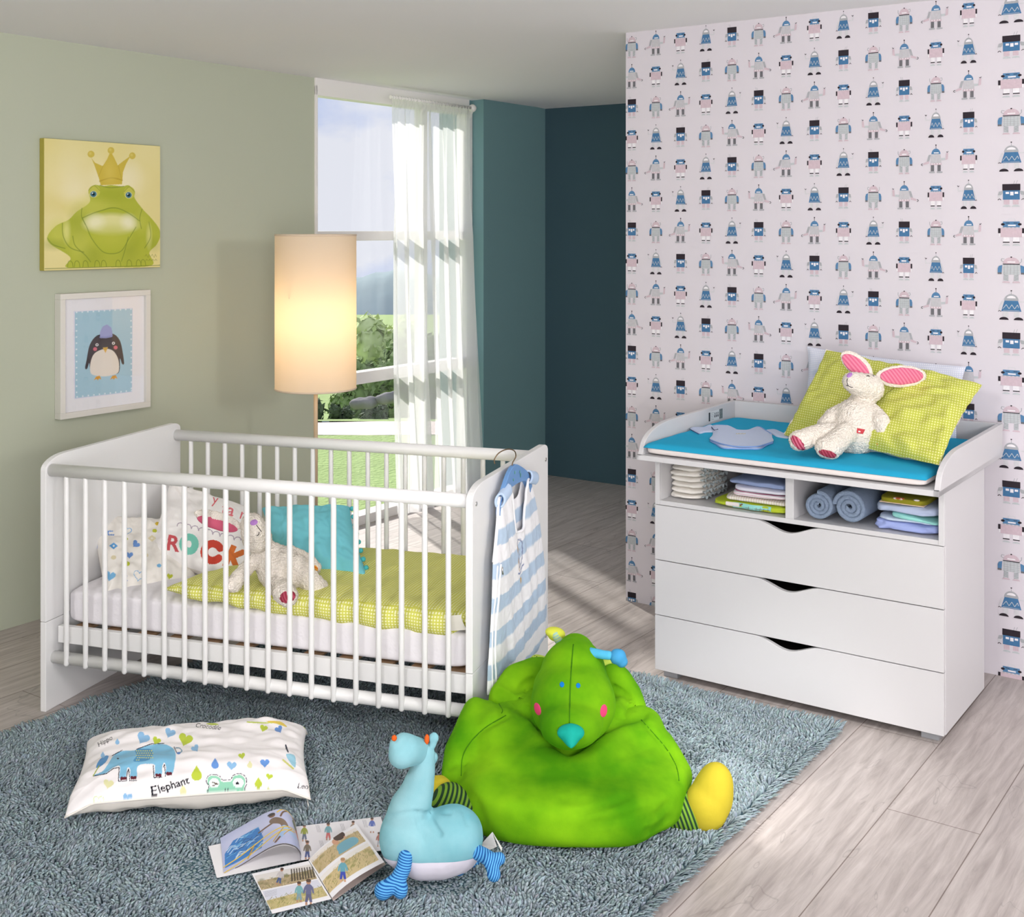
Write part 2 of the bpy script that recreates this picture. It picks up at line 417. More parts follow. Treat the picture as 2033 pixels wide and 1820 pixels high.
def repaint(o, nfront, cv, back):
    """the print lies on the cloth where the photograph shows it: each front vertex takes the colour found at its place; cv is a Canvas laid out in photo crop coordinates (cv.crop = x0, y0, scale, w, h)"""
    img = cv.result(); x0, y0, sc, w_, h_ = cv.crop; me = o.data; arr = np.ones((len(me.vertices), 4), np.float32); b_ = np.array(srgb(*back)[:3]); loc = o.location
    for v in me.vertices:
        c = b_
        if v.index < nfront:
            p = v.co+loc; x = (CX+FPX*p.x/p.y-x0)*sc; y = (HY+(CAMH-p.z)*FPX/p.y-y0)*sc
            ix, iy = int(x/w_*img.shape[1]), int((h_-y)/h_*img.shape[0]); n_ = v.normal; d = (p-Vector((0, 0, CAMH))).normalized()
            if 0 <= ix < img.shape[1] and 0 <= iy < img.shape[0] and abs(n_.dot(d)) > .03: c = img[iy, ix]
        arr[v.index, :3] = c
    me.color_attributes['pattern'].data.foreach_set('color', arr.ravel())
def photo_canvas(x0, y0, sc, w_, h_, nx, bgc):
    k = .0004; cv = Canvas(w_*k, h_*k, nx, bgc, 1); cv.map = lambda x, y: (x*k, (h_-y)*k); cv.crop = (x0, y0, sc, w_, h_); return cv
def grooves(o, lines, eye=Vector((0, 0, CAMH))):
    """press stitched folds into a stuffed body: each line (points, depth, width) runs where the eye sees it; a negative depth raises a roll"""
    bpy.context.view_layer.update(); M = o.matrix_world
    segs = []
    for pts, dep, wd in lines:
        P = catmull(pts, False, 5) if len(pts) > 2 else pts
        segs.append(([(Vector(a), Vector(b)) for a, b in zip(P, P[1:])], dep, wd, min(p[0] for p in P)-3*wd, max(p[0] for p in P)+3*wd, min(p[1] for p in P)-3*wd, max(p[1] for p in P)+3*wd))
    for v in o.data.vertices:
        p = M @ v.co
        if v.normal.dot((p-eye).normalized()) > .15: continue
        q = Vector((CX+FPX*p.x/p.y, HY+(CAMH-p.z)*FPX/p.y)); s_ = 0
        for sg, dep, wd, xa, xb, ya, yb in segs:
            if not (xa < q.x < xb and ya < q.y < yb): continue
            m = 1e9
            for a, b in sg:
                e = b-a; t = max(0, min(1, (q-a).dot(e)/max(1e-9, e.length_squared))); m = min(m, (q-a-e*t).length)
            s_ += dep*math.exp(-(m/wd)**2)
        if s_: v.co -= v.normal*s_
    o.data.update()
# ---------------------------------------------------------------- materials
white = mat('white_lacquer', (232, 232, 230), .38, .4)
whitewood = mat('white_board', (230, 230, 229), .45, .35, bump=('noise', 300, .03, .001))
cornerA = Vector((-2.04, 4.818, 0))             # on the green wall's foot line
CEIL = 2.385
def dpt(t, z=0, off=0): return cornerA+DV*t+EV*off+Vector((0, 0, z))
# distances along the left wall of the pixel columns
def tcol(px, off=0):
    q = (px-CX)/FPX; a = cornerA+EV*off; return (q*a.y-a.x)/(DV.x-q*DV.y)
T0, T1 = tcol(624), tcol(930)
# floor: laminate planks
def plank_material():
    m = bpy.data.materials.new('floor_laminate'); m.use_nodes = True; t = m.node_tree; b = t.nodes['Principled BSDF']
    tc = N(t, 'ShaderNodeTexCoord'); mp = N(t, 'ShaderNodeMapping'); mp.inputs['Rotation'].default_value = (0, 0, math.radians(-55)); mp.inputs['Location'].default_value = (.3, .173, 0)
    t.links.new(tc.outputs['Object'], mp.inputs[0])
    br = N(t, 'ShaderNodeTexBrick', offset=.37, squash=1.0); br.inputs['Scale'].default_value = 1; br.inputs['Brick Width'].default_value = 1.38
    br.inputs['Row Height'].default_value = .248; br.inputs['Mortar Size'].default_value = .0016; br.inputs['Mortar Smooth'].default_value = .1; br.inputs['Bias'].default_value = 0
    br.inputs['Color1'].default_value = (.9, .9, .9, 1); br.inputs['Color2'].default_value = (1.06, 1.05, 1.04, 1); br.inputs['Mortar'].default_value = (.42, .37, .34, 1)
    t.links.new(mp.outputs[0], br.inputs['Vector'])
    m2 = N(t, 'ShaderNodeMapping'); m2.inputs['Scale'].default_value = (1.0, 11, 1); t.links.new(mp.outputs[0], m2.inputs[0])
    n1 = N(t, 'ShaderNodeTexNoise', i_Scale=4.0, i_Detail=9.0, i_Roughness=.62, i_Distortion=.6); t.links.new(m2.outputs[0], n1.inputs['Vector'])
    r1 = N(t, 'ShaderNodeValToRGB'); e = r1.color_ramp.elements
    e[0].position = .3; e[0].color = srgb(158, 149, 145); e[1].position = .68; e[1].color = srgb(197, 189, 185)
    t.links.new(n1.outputs['Fac'], r1.inputs[0])
    # knots and cracks
    m3 = N(t, 'ShaderNodeMapping'); m3.inputs['Scale'].default_value = (1.3, 3.6, 1); t.links.new(mp.outputs[0], m3.inputs[0])
    n2 = N(t, 'ShaderNodeTexNoise', i_Scale=1.9, i_Detail=2.0, i_Distortion=1.4); t.links.new(m3.outputs[0], n2.inputs['Vector'])
    ab = N(t, 'ShaderNodeMath', operation='SUBTRACT'); ab.inputs[1].default_value = .62; t.links.new(n2.outputs['Fac'], ab.inputs[0])
    ab2 = N(t, 'ShaderNodeMath', operation='ABSOLUTE'); t.links.new(ab.outputs[0], ab2.inputs[0])
    r2 = N(t, 'ShaderNodeMapRange'); r2.inputs[1].default_value = 0; r2.inputs[2].default_value = .012; r2.inputs[3].default_value = .80; r2.inputs[4].default_value = 1
    t.links.new(ab2.outputs[0], r2.inputs[0])
    a = N(t, 'ShaderNodeMix', data_type='RGBA', blend_type='MULTIPLY'); a.inputs[0].default_value = 1
    t.links.new(r1.outputs[0], a.inputs[6]); t.links.new(br.outputs['Color'], a.inputs[7])
    s_ = N(t, 'ShaderNodeVectorMath', operation='SCALE'); t.links.new(a.outputs[2], s_.inputs[0]); t.links.new(r2.outputs[0], s_.inputs['Scale'])
    t.links.new(s_.outputs[0], b.inputs['Base Color']); b.inputs['Roughness'].default_value = .5
    bp = N(t, 'ShaderNodeBump'); bp.inputs['Strength'].default_value = .12; bp.inputs['Distance'].default_value = .002
    t.links.new(n1.outputs['Fac'], bp.inputs['Height']); t.links.new(bp.outputs[0], b.inputs['Normal'])
    return m
def frame_box(mb, t0, t1, o0, o1, z0, z1, mi=0):
    """box laid along the left wall: t along, o = offset into the room"""
    P = [dpt(t, z, o) for z in (z0, z1) for (t, o) in ((t0, o0), (t1, o0), (t1, o1), (t0, o1))]
    return mb.add(P, [(0,3,2,1),(4,5,6,7),(0,1,5,4),(1,2,6,5),(2,3,7,6),(3,0,4,7)], mi)
WPL, WPE = Vector((.4625, 5.175, 0)), Vector((.4625, 5.175, 0))
WPL = Vector((.4625, 5.175, 0))+DV*.05
def wq(px):      # metres along the papered wall of a pixel column
    q = (px-CX)/FPX; return (q*WPL.y-WPL.x)/(EV.x-q*EV.y)
BK = tcol(1085, .10)                           # back wall distance
fl = MB(); 
fl.add([dpt(-6, 0, 0), dpt(-6, 0, 7), dpt(BK, 0, 7), dpt(BK, 0, 0)], [(0, 1, 2, 3)])
fl.build('floor', plank_material(), origin=(0, 0, 0)); tag(bpy.data.objects['floor'], kind='structure')
# ceiling: rises a little towards the papered wall
cm = mat('ceiling_paint', (240, 240, 241), .8, .2)
cl = MB(); RISE = .062
pts = [dpt(-6, CEIL), dpt(T1, CEIL), dpt(BK, CEIL), dpt(BK, CEIL, 1.35), WPL+Vector((0, 0, CEIL+RISE)), WPL+EV*4+Vector((0, 0, CEIL+RISE)), dpt(-6, CEIL+.2, 7), dpt(BK, CEIL+RISE, 7)]
cl.add(pts, [(0, 1, 4), (1, 2, 4), (2, 3, 4), (0, 4, 6), (4, 5, 6), (3, 7, 5, 4)], 0, True)
cl.build('ceiling', cm, fixn=False); tag(bpy.data.objects['ceiling'], kind='structure')
green = mat('green_wall_paint', (186, 192, 172), .75, .2, bump=('noise', 420, .05, .001))
wl = MB(); frame_box(wl, -5.5, T0, -.12, 0, 0, CEIL+.1)
tag(wl.build('wall_left', green), kind='structure')
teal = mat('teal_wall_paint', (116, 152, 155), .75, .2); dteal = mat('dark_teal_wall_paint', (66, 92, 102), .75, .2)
# pier right of the window, then the back wall
P1 = tcol(960, .09)
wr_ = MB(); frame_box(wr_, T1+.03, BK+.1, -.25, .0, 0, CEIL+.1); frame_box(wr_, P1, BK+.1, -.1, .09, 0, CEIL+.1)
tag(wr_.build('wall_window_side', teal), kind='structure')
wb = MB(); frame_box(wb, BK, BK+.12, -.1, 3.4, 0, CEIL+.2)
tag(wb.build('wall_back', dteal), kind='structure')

# the rest of the room, behind the photographer
rear = mat('rear_wall_paint', (226, 224, 220), .85, .2)
wf_ = MB(); frame_box(wf_, -6.1, -6, 0, 7, 0, CEIL+.3); tag(wf_.build('wall_rear', rear), kind='structure')
wf_ = MB(); frame_box(wf_, -6, BK, 7, 7.1, 0, CEIL+.3); tag(wf_.build('wall_far_side', rear), kind='structure')

# ---------------------------------------------------------------- window (three fields, white frame)
wf = MB(); zt = CEIL-.035
fw = mat('window_frame_white', (238, 236, 233), .45, .4)
TM = tcol(838)
frame_box(wf, T0, T0+.018, -.07, .01, 0, zt)
frame_box(wf, T1-.03, T1+.03, -.07, .01, 0, zt)
frame_box(wf, TM, TM+.05, -.06, .0, 0, zt)
frame_box(wf, T0, T1, -.07, .01, zt-.055, zt+.14)
frame_box(wf, T0, T1, -.065, .005, CAMH-.062, CAMH-.010)
frame_box(wf, T0, T1, -.065, .005, .760, .825)
frame_box(wf, T0, T1, -.08, .015, -.01, .05)
win = wf.build('window_1', fw, bevel=.004); tag(win, kind='structure')
gm = bpy.data.materials.new('window_glass'); gm.use_nodes = True; t = gm.node_tree; t.nodes.clear()
o_ = N(t, 'ShaderNodeOutputMaterial'); mx = N(t, 'ShaderNodeMixShader'); tr = N(t, 'ShaderNodeBsdfTransparent'); gl = N(t, 'ShaderNodeBsdfGlossy', i_Roughness=.02)
mx.inputs[0].default_value = .04; t.links.new(tr.outputs[0], mx.inputs[1]); t.links.new(gl.outputs[0], mx.inputs[2]); t.links.new(mx.outputs[0], o_.inputs[0])
for (a, b) in ((T0+.018, TM), (TM+.05, T1-.03)):
    for (z0, z1) in ((.05, .76), (.825, CAMH-.062), (CAMH-.010, zt-.055)):
        g = MB(); frame_box(g, a, b, -.04, -.036, z0, z1)
        adopt(g.build('pane', gm), win)

# ---------------------------------------------------------------- garden beyond the window
lawn = mat('lawn_grass', (150, 172, 112), .9, .1, bump=('noise', 30, .6, .05), mottle=(3, .18))
gp = mat('gravel_path', (226, 208, 202), .9, .1, mottle=(14, .06))
bush_m = mat('hedge_leaves', (130, 152, 100), .8, .1, mottle=(9, .35)); tree_m = mat('tree_leaves', (192, 206, 152), .8, .1, mottle=(6, .3)); hill_m = mat('wooded_hill', (146, 162, 166), .95, .05, mottle=(.12, .25))  # wooded_hill colour has distance haze mixed into it
dark_m = mat('dark_hedge_leaves', (92, 104, 84), .8, .1, mottle=(9, .35)); bark = mat('tree_bark', (84, 72, 60), .9, .1)
def quadY(mb, y0, y1, z0, z1, x0=-16, x1=26, ang=0, n=40):
    return mb.grid(lambda u, v: (x0+(x1-x0)*u, y0+(y1-y0)*v+ang*(x0+(x1-x0)*u), z0+(z1-z0)*v+.02*noise.noise(Vector(((x0+(x1-x0)*u)*.8, v*7, 1)))), n, 6)
# the ground starts outside the wall line
lw = MB()
lw.grid(lambda u, v: dpt(-9+34*u, -.06, -.27-(v**1.5)*3.4*(1 if v < .999 else 1)), 40, 4)
far = [dpt(-9+34*i/40, -.06, -3.67) for i in range(41)]
lw2 = MB(); y_p0, y_p1 = 9.9, 10.45
def lawn_pt(u, v):
    x = -22+44*u; y0 = 5.5+ (0 if x < -1.5 else (x+1.5)*1.43)*0; return (x, y0+(9.9-y0)*v, -.07)
def wall_y(x): return 4.818+(x+2.04)*DV.y/DV.x
g0 = MB(); g0.grid(lambda u, v: ((-14+13.9*u), (wall_y(-14+13.9*u)+.34)*(1-v)+9.75*v if wall_y(-14+13.9*u) < 9.4 else 9.75, -.06), 60, 12)
tag(g0.build('lawn', lawn), kind='structure')
g1 = MB(); quadY(g1, 9.75, 10.45, -.06, -.06, -14, 5); tag(g1.build('garden_path', gp), kind='structure')
g2 = MB(); quadY(g2, 10.45, 40, -.06, -4.5, -30, 10); quadY(g2, 40, 150, -4.5, -9, -60, 20); tag(g2.build('meadow', lawn), kind='structure')
def foliage(name, c, r, m, seed, nleaf=900, parent=None, ls=.05):
    rnd = random.Random(seed); mb = MB()
    lumps = [(Vector((rnd.uniform(-1, 1)*r[0]*.62, rnd.uniform(-1, 1)*r[1]*.6, rnd.uniform(-.7, .75)*r[2])), rnd.uniform(.32, .55)) for _ in range(16)]
    for p, k in lumps:
        M = [Vector((rnd.gauss(0, 1), rnd.gauss(0, 1), rnd.gauss(0, 1))).normalized() for _ in range(nleaf//16)]
        for d in M:
            q = Vector(c)+p+Vector((d.x*r[0]*k, d.y*r[1]*k, d.z*r[2]*k))*rnd.uniform(.75, 1.05)
            a = Vector((rnd.gauss(0, 1), rnd.gauss(0, 1), rnd.gauss(0, 1))).normalized()*ls*rnd.uniform(.7, 1.5)
            b = d.cross(a).normalized()*ls*.6
            mb.add([q-a, q+b, q+a, q-b], [(0, 1, 2, 3)])
        mb.sphere(Vector(c)+p, (r[0]*k*.85, r[1]*k*.85, r[2]*k*.85), 10)
    return mb.build(name, m, parent, fixn=False)
def tree(x, Y, zc, r, m, seed, label, group=None, ls=.07, nl=1800, name='leafy_tree', base=None, cat='tree'):
    c = Vector(((x-CX)*Y/FPX, Y, zc)); gz = -.06-(Y-10.45)*.15 if Y > 10.45 else -.06
    root = thing(name, label, cat, (c.x, Y, gz), 0, group)
    adopt(foliage('foliage', c, r, m, seed, nl, None, ls), root)
    tb = MB(); tb.tube([(c.x, Y, gz-.05), (c.x+.02, Y, (gz+zc)/2), (c.x, Y, zc)], [r[0]*.09, r[0]*.07, r[0]*.04], 8)
    adopt(tb.build('trunk', bark), root)
tree(762, 17, -.42, (.62, .5, .72), tree_m, 3, 'pale green tree beside the curtain edge, tallest one outside the window', ls=.06)
tree(722, 15, -.48, (.38, .4, .42), bush_m, 5, 'mid green small tree standing left of the tallest tree outside', ls=.05)
tree(835, 16, -.42, (.6, .5, .65), bush_m, 6, 'green tree seen faintly through the sheer curtain', ls=.06)
tree(684, 12.9, -.52, (.17, .2, .24), dark_m, 8, 'dark hedge bush behind the garden path, left of the rocks', ls=.03, name='hedge_bush', cat='bush')
tree(618, 12.4, -.42, (.17, .25, .26), dark_m, 18, 'dark hedge bush behind the lamp pole outside', ls=.03, name='hedge_bush', cat='bush')
tree(752, 12.8, -.46, (.17, .25, .30), dark_m, 9, 'dark hedge bush next to the curtain edge outside', ls=.03, name='hedge_bush', cat='bush')
tree(850, 13.2, -.40, (.25, .25, .35), dark_m, 10, 'dark hedge bush seen faintly through the sheer curtain', ls=.03, name='hedge_bush', cat='bush')
rock_m = mat('grey_rock', (130, 128, 130), .9, .1, mottle=(10, .2))
for i, (px, py, rr, lb) in enumerate(((722, 800, .085, 'low grey rock lying below the hedge outside the window'), (768, 790, .08, 'rounder grey rock by the curtain edge outside'))):
    c = W(px, py, 11.8)
    r_ = blob('garden_rock', [('e', c, (rr*1.6, rr, rr*.7)), ('e', c+Vector((rr*.9, .02, .02)), (rr*.8, rr*.8, rr*.6))], rock_m, voxel=.02, smooth=2, wr=.02, wrscale=12)
    tag(r_, lb, 'rock')
hl = MB()
def hill(u, v):
    x = -90+180*u; return (x, 160+40*v, -26+(26-.066*104+1.2*math.sin(x*.09+2.2)+1.2*math.sin(x*.23)+.5*noise.noise(Vector((x*.6, 0, 0))))*math.sin(v*math.pi/2))
hl.grid(hill, 160, 10); tag(hl.build('hills', hill_m), kind='structure')

# ---------------------------------------------------------------- papered partition wall with robots
paper = mat('robot_wallpaper', (214, 209, 215), .75, .2, bump=('noise', 500, .05, .0008))
RB = {'b': (88, 130, 168), 'B': (74, 118, 158), 'p': (203, 184, 192), 'g': (168, 170, 174), 'G': (190, 196, 198), 'k': (52, 46, 52), 'w': (232, 230, 233), 'd': (110, 110, 114), 'c': (205, 205, 208)}
rmats = [paper]+[mat('print_'+nm, RB[k], .8, .1, mottle=(120, .12)) for k, nm in (('b', 'light_blue'), ('B', 'blue'), ('p', 'pink'), ('g', 'grey'), ('G', 'light_grey'), ('k', 'black'), ('w', 'off_white'), ('d', 'dark_grey'), ('c', 'pale_grey'))]
RI = {k: i+1 for i, k in enumerate('bBpgGkwdc')}
WL = 2.3; HW = CEIL+RISE+.06
pw = MB()
def wp(s, z, o=0): return WPL+EV*s+DV*(-o)+Vector((0, 0, z))
P = [wp(s, z, o) for z in (0, HW) for (s, o) in ((0, 0), (WL+1.2, 0), (WL+1.2, -.1), (0, -.1))]
pw.add(P, [(0,3,2,1),(4,5,6,7),(0,1,5,4),(1,2,6,5),(2,3,7,6),(3,0,4,7)], 0)
def robot(kind, cx, cz, sx, sz, flip):
    L = [0]
    def pg(k, pts, lift=None):
        L[0] += 1; o = .0004+.00006*L[0]
        pw.add([wp(max(0, cx+(-x if flip else x)*sx), min(HW, cz+y*sz), o) for x, y in pts], [tuple(range(len(pts)))], RI[k])
    def rc(k, x0, y0, x1, y1): pg(k, [(x0, y0), (x1, y0), (x1, y1), (x0, y1)])
    def arc(k, x, y, r, a0=0, a1=180, ry=None, n=10): pg(k, [(x+r*math.cos(math.radians(a0+(a1-a0)*i/n)), y+(ry or r)*math.sin(math.radians(a0+(a1-a0)*i/n))) for i in range(n+1)])
    def ln(k, pts, w_):
        for (x0, y0), (x1, y1) in zip(pts, pts[1:]):
            l = math.hypot(x1-x0, y1-y0); nx, ny = -(y1-y0)/l*w_/2, (x1-x0)/l*w_/2
            pg(k, [(x0-nx, y0-ny), (x1-nx, y1-ny), (x1+nx, y1+ny), (x0+nx, y0+ny)])
    def claw(x, y, a):
        ln('k', [(x+3*math.cos(math.radians(a+q)), y+3*math.sin(math.radians(a+q))) for q in (50, 100, 180, 260, 310)], 1.3)
    # units: millimetres
    if kind == 0:      # pot: pink domed head, grey body, blue arms
        arc('p', 0, 22, 15, ry=18); rc('w', -7, 25, 7, 28); ln('g', [(-14, 22), (-18, 28), (-18, 36)], 1.5); ln('g', [(13, 26), (18, 30), (17, 36), (12, 35)], 1.5)
        arc('k', 0, 40, 1.8, 0, 360); rc('k', -15, 19, 15, 21.5); rc('G', -15, -9, 15, 19)
        for yy in (16, 10, 4, -2, -7): ln('g', [(-15, yy), (15, yy)], .8)
        for xx in (-11, -5, 1, 7, 12): ln('g', [(xx, -9), (xx, 19)], .7)
        for sg in (-1, 1):
            pg('b', [(sg*16, 18), (sg*22, 15), (sg*24, 8), (sg*24, -3), (sg*17, -3)]); rc('d', sg*17, -8, sg*24, -3)
            rc('G', sg*5, -27, sg*13, -9)
            for q in range(4): ln('d', [(sg*5, -13-q*4), (sg*13, -10-q*4)], 1)
            arc('p', sg*9, -32, 7, ry=5)
    elif kind == 1:    # dome: blue dome, antenna, striped pink body
        ln('k', [(0, 40), (0, 50)], 1.4); arc('k', 0, 50, 2, 0, 360); arc('b', 0, 24, 13, ry=16); rc('w', -6, 26, 8, 29)
        pg('G', [(-14, 24), (13, 24), (16, -6), (-16, -6)])
        for xx in range(-12, 13, 4): ln('p', [(xx, 23), (xx*1.15, -6)], 1.1)
        rc('p', -16, -8, 16, -2)
        for xx in (-11, -4, 4, 11): pg('w', [(xx-2, -3), (xx+2, -3), (xx, -7)])
        pg('G', [(14, 12), (26, 12), (26, 6), (14, 5)]); pg('p', [(26, 6), (34, 8), (35, 26), (29, 26), (28, 12)]); ln('k', [(30, 30), (32, 27), (35, 31)], 1.4)
        pg('g', [(-14, 22), (-20, 22), (-26, 2), (-19, 2)]); pg('p', [(-20, 4), (-36, -2), (-35, -7), (-19, -3)]); claw(-39, -6, 0)
        for sg in (-1, 1): rc('d', sg*5, -26, sg*14, -8); rc('g', sg*3, -31, sg*19, -27)
    elif kind == 2:    # toolbox head
        ln('c', [(-6, 36), (-5, 43), (6, 43), (7, 36)], 1.6); rc('b', -15, 20, 15, 36); rc('w', -6, 23, 8, 27); rc('k', -10, 31, -3, 32.5); rc('k', 4, 31, 11, 32.5)
        for sg in (-1, 1): arc('k', sg*15, 28, 3.5, 0, 360); rc('k', sg*19, 3, sg*23.5, 17); rc('w', sg*19, -6, sg*22, 3); rc('w', sg*3, -25, sg*14, -7); rc('k', sg*3, -24, sg*15, -21); arc('G', sg*9, -32, 7, ry=5)
        for xx in range(-14, 15, 7): rc('g', xx-2, 18, xx+2, 19.5)
        rc('p', -19, -8, 19, 17)
    elif kind == 3:    # bell: grey dome, blue dress
        ln('g', [(0, 40), (0, 50)], 1); arc('k', 0, 50, 1.6, 0, 360); arc('g', 0, 22, 13, ry=19); arc('w', 0, 29, 8, ry=7)
        pg('B', [(-12, 22), (12, 22), (18, -8), (-18, -8)]); ln('G', [(-15, -1), (-9, 11), (-4, -1), (1, 11), (6, -1), (11, 11), (13, 3)], 1.1); ln('G', [(-15, -5.5), (15, -5.5)], .9)
        pg('c', [(14, 18), (30, 18), (31, 30), (28, 30), (27, 21), (14, 21)]); ln('k', [(26, 35), (28.5, 31.5), (31, 35.5)], 1.5)
        pg('c', [(-13, 20), (-17, 20), (-23, -4), (-20, -4)]); ln('k', [(-23, -9), (-21, -6), (-18, -9)], 1.3)
        for sg in (-1, 1): rc('c', sg*5, -24, sg*14, -8); arc('k', sg*13, -32, 8.5, ry=8)
    else:              # television head
        ln('g', [(-8, 36), (-11, 47)], .9); ln('g', [(-4, 36), (-6, 46)], .9); rc('k', -16, 19, 16, 37); rc('B', -15, -7, 15, 19)
        for xx in (-9, -1, 7): rc('w', xx-3, 5 if xx == -1 else 9, xx+3, 15)
        for sg in (-1, 1):
            pg('g', [(sg*15, 18), (sg*22, 16), (sg*24, 6), (sg*18, 6), (sg*16, 10)]); rc('c', sg*19, -2, sg*24, 6); ln('k', [(sg*18, -8), (sg*21, -4), (sg*24, -8)], 1.4)
            rc('p', sg*3, -20, sg*13, -7); arc('G', sg*8, -27, 7, ry=5.5)
offs = [0, 1, 4, 2]; K = .001*1.27
top = CAMH+(HY-76)*(WPL.y-.46*EV.x*0-.45*.574)/FPX
for r in range(20):
    z = 2.432-r*.1325
    for c in range(16):
        s = .030+.1165*c; sx = K
        if c == 13: s = 1.575; sx = K*1.5
        elif c > 13: s = 1.76+.1165*(c-14)
        robot((offs[r % 4]+c) % 5, s, z-.055, sx, K, (r % 2) == 1)
pwo = pw.build('wall_right', rmats, fixn=False); tag(pwo, kind='structure')

# ---------------------------------------------------------------- cot
PC = Vector((-1.566, 4.013, 0)); CA = math.radians(-18.1); LX, LY = 1.526, .782
CM = Matrix.Translation(PC) @ Matrix.Rotation(CA, 4, 'Z')
def C(x, y, z): return CM @ Vector((x, y, z))
cot = thing('baby_cot', 'white slatted wooden cot with solid end panels standing partly on the blue shag rug', 'cot', PC, CA)
def end_outline(z0, z1, top):
    if not top: return [(0, z0), (LY, z0), (LY, z1), (0, z1)]
    c = [(0, z0), (LY, z0)]
    for i in range(9): a = math.pi/2*i/8; c.append((LY-.05+.05*math.cos(a), .82+.024*math.sin(a)))
    for i in range(9): a = math.pi/2*i/8; c.append((.11-.11*math.sin(a), .80+.044*math.cos(a)))
    return c
for x0 in (0, LX-.022):
    pn = MB(); pn.prism(end_outline(.298, 0, True), lambda a, b, c: (x0+c, a, b), .022); pn.prism(end_outline(.0, .2965, False), lambda a, b, c: (x0+c, a, b), .022)
    e = pn.build('end_panel', whitewood, cot, bevel=.0018)
    for (yy, zz) in ((.03, .79), (LY-.03, .79), (LY-.03, .17), (.03, .17)):
        b = MB(); xs = x0+(.022 if x0 > 0 else 0); b.tube([(xs-.001, yy, zz), (xs+(.0025 if x0 > 0 else -.0025), yy, zz)], .0065, 14)
        b.build('bolt_cap', mat('steel', (190, 188, 184), .3, .5, metallic=.9), e)
for yy in (.028, LY-.028):
    r = MB(); r.tube([(.02, yy, .797), (LX-.02, yy, .797)], .021, 24); r.build('top_rail', white, cot)
    sgn = 1 if yy < .4 else -1
    r = MB(); r.tube([(.02, yy+.014*sgn, .170), (LX-.02, yy+.014*sgn, .170)], .020, 24); r.build('bottom_rail', white, cot)
    for i in range(19):
        x = .085+i*(LX-.17)/18
        b = MB(); b.tube([(x, yy-.004*sgn, .158), (x, yy-.004*sgn, .785)], .0086, 14, round_end=True); b.build('bar', white, cot)
bb = MB(); bb.box((.03, .05, .216), (LX-.03, .072, .272)); bb.build('side_rail', white, cot, bevel=.002)
bb = MB(); bb.box((.03, LY-.072, .216), (LX-.03, LY-.05, .266)); bb.build('side_rail', white, cot, bevel=.002)
for i in range(12):
    x = .08+i*.122; bb = MB(); bb.box((x, .06, .262), (x+.06, LY-.06, .270)); bb.build('slat', mat('beech_slat', (150, 120, 90), .6), cot)

# ---------------------------------------------------------------- dresser with changing top
PD = Vector((.51, 4.32, 0)); RD = -DA; DWd, DD = 1.01, .49
DM = Matrix.Translation(PD) @ Matrix.Rotation(RD, 4, 'Z')
def D(x, y, z): return DM @ Vector((x, y, z))
wdr = mat('dresser_white', (207, 206, 207), .45, .35, bump=('noise', 300, .03, .001))
dr = thing('chest_of_drawers', 'white chest with open compartments above three drawers standing before the robot wallpaper', 'dresser', PD, RD)
th = .018
b = MB(); b.box((0, .018, .028), (th, DD, .79)); b.box((DWd-th, .018, .028), (DWd, DD, .79)); b.box((th, DD-.008, .028), (DWd-th, DD, .79))
b.box((th, .02, .028), (DWd-th, DD-.008, .046)); b.box((th, .004, .618), (DWd-th, DD-.008, .634)); b.box((DWd/2-.009-.006, .004, .634), (DWd/2+.009+.006, DD-.008, .79)); b.box((th, .02, .774), (DWd-th, DD-.008, .79))
# face frame edges of the sides
b.box((0, .002, .618), (th, .018, .79)); b.box((DWd-th, .002, .618), (DWd, .018, .79))
b.build('body', wdr, dr, bevel=.0012)
inner = mat('drawer_dark', (40, 36, 34), .8, .1)
for z0 in (.030, .2265, .4230):
    z1 = z0+.1935; h = MB(); cxs = .5*DWd-.005; hw = .115; dp = .030
    o = [(.001, z0), (DWd-.001, z0), (DWd-.001, z1)]
    for i in range(25):
        q = i/24; x = cxs+hw-2*hw*q; a = abs(2*q-1); o.append((x, z1-dp*(1-(3*a*a-2*a**3))**1.0))
    o.append((.001, z1))
    h.prism(o, lambda a, b_, c: (a, c, b_), .018)
    f = h.build('drawer_front', wdr, dr, bevel=.001)
    k = MB(); k.box((.03, .03, z0+.02), (DWd-.03, .42, z0+.13)); k.build('drawer_box', inner, dr)
ft = mat('grey_plastic', (150, 152, 156), .5)
for (x, y) in ((.02, .03), (DWd-.08, .03), (.02, DD-.08), (DWd-.08, DD-.08)):
    k = MB(); k.box((x, y, 0), (x+.055, y+.055, .028)); k.build('foot', ft, dr, bevel=.002)
# changing top: a lift-off tray that rests on the chest
tr_ = thing('changing_tray', 'white changing tray with raised curved sides resting on the chest', 'changing tray', D(0, 0, .79), RD)
TD = .80; FO = .10
b = MB(); b.box((-.02, -FO, 0), (DWd+.012, TD-FO-.02, .018)); b.build('base_board', wdr, tr_, bevel=.0015)
side = [(-FO, .0), (TD-FO, .0), (TD-FO, .118)]
for i in range(13):
    q = i/12; side.append((.13-FO-(.0)+(0) if 0 else (.20-FO)-.20*q*1.0, .118-.100*(q*q*(3-2*q))**1.1))
side = [(TD-FO, 0), (TD-FO, .118), (.24-FO, .114)]+[((.24-FO)-.22*math.sin(math.pi/2*i/10), .018+.096*math.cos(math.pi/2*i/10)**.8) for i in range(1, 10)]+[(-FO+.012, .018), (-FO, .018), (-FO, 0)]
for x0 in (-.02, DWd-.006):
    k = MB(); k.prism(side, lambda a, b_, c: (x0+c, a, b_), .018); k.build('side_board', wdr, tr_, bevel=.0015)
k = MB(); k.box((-.002, TD-FO-.018, 0), (DWd-.006, TD-FO, .118)); k.build('rear_board', wdr, tr_, bevel=.0015)
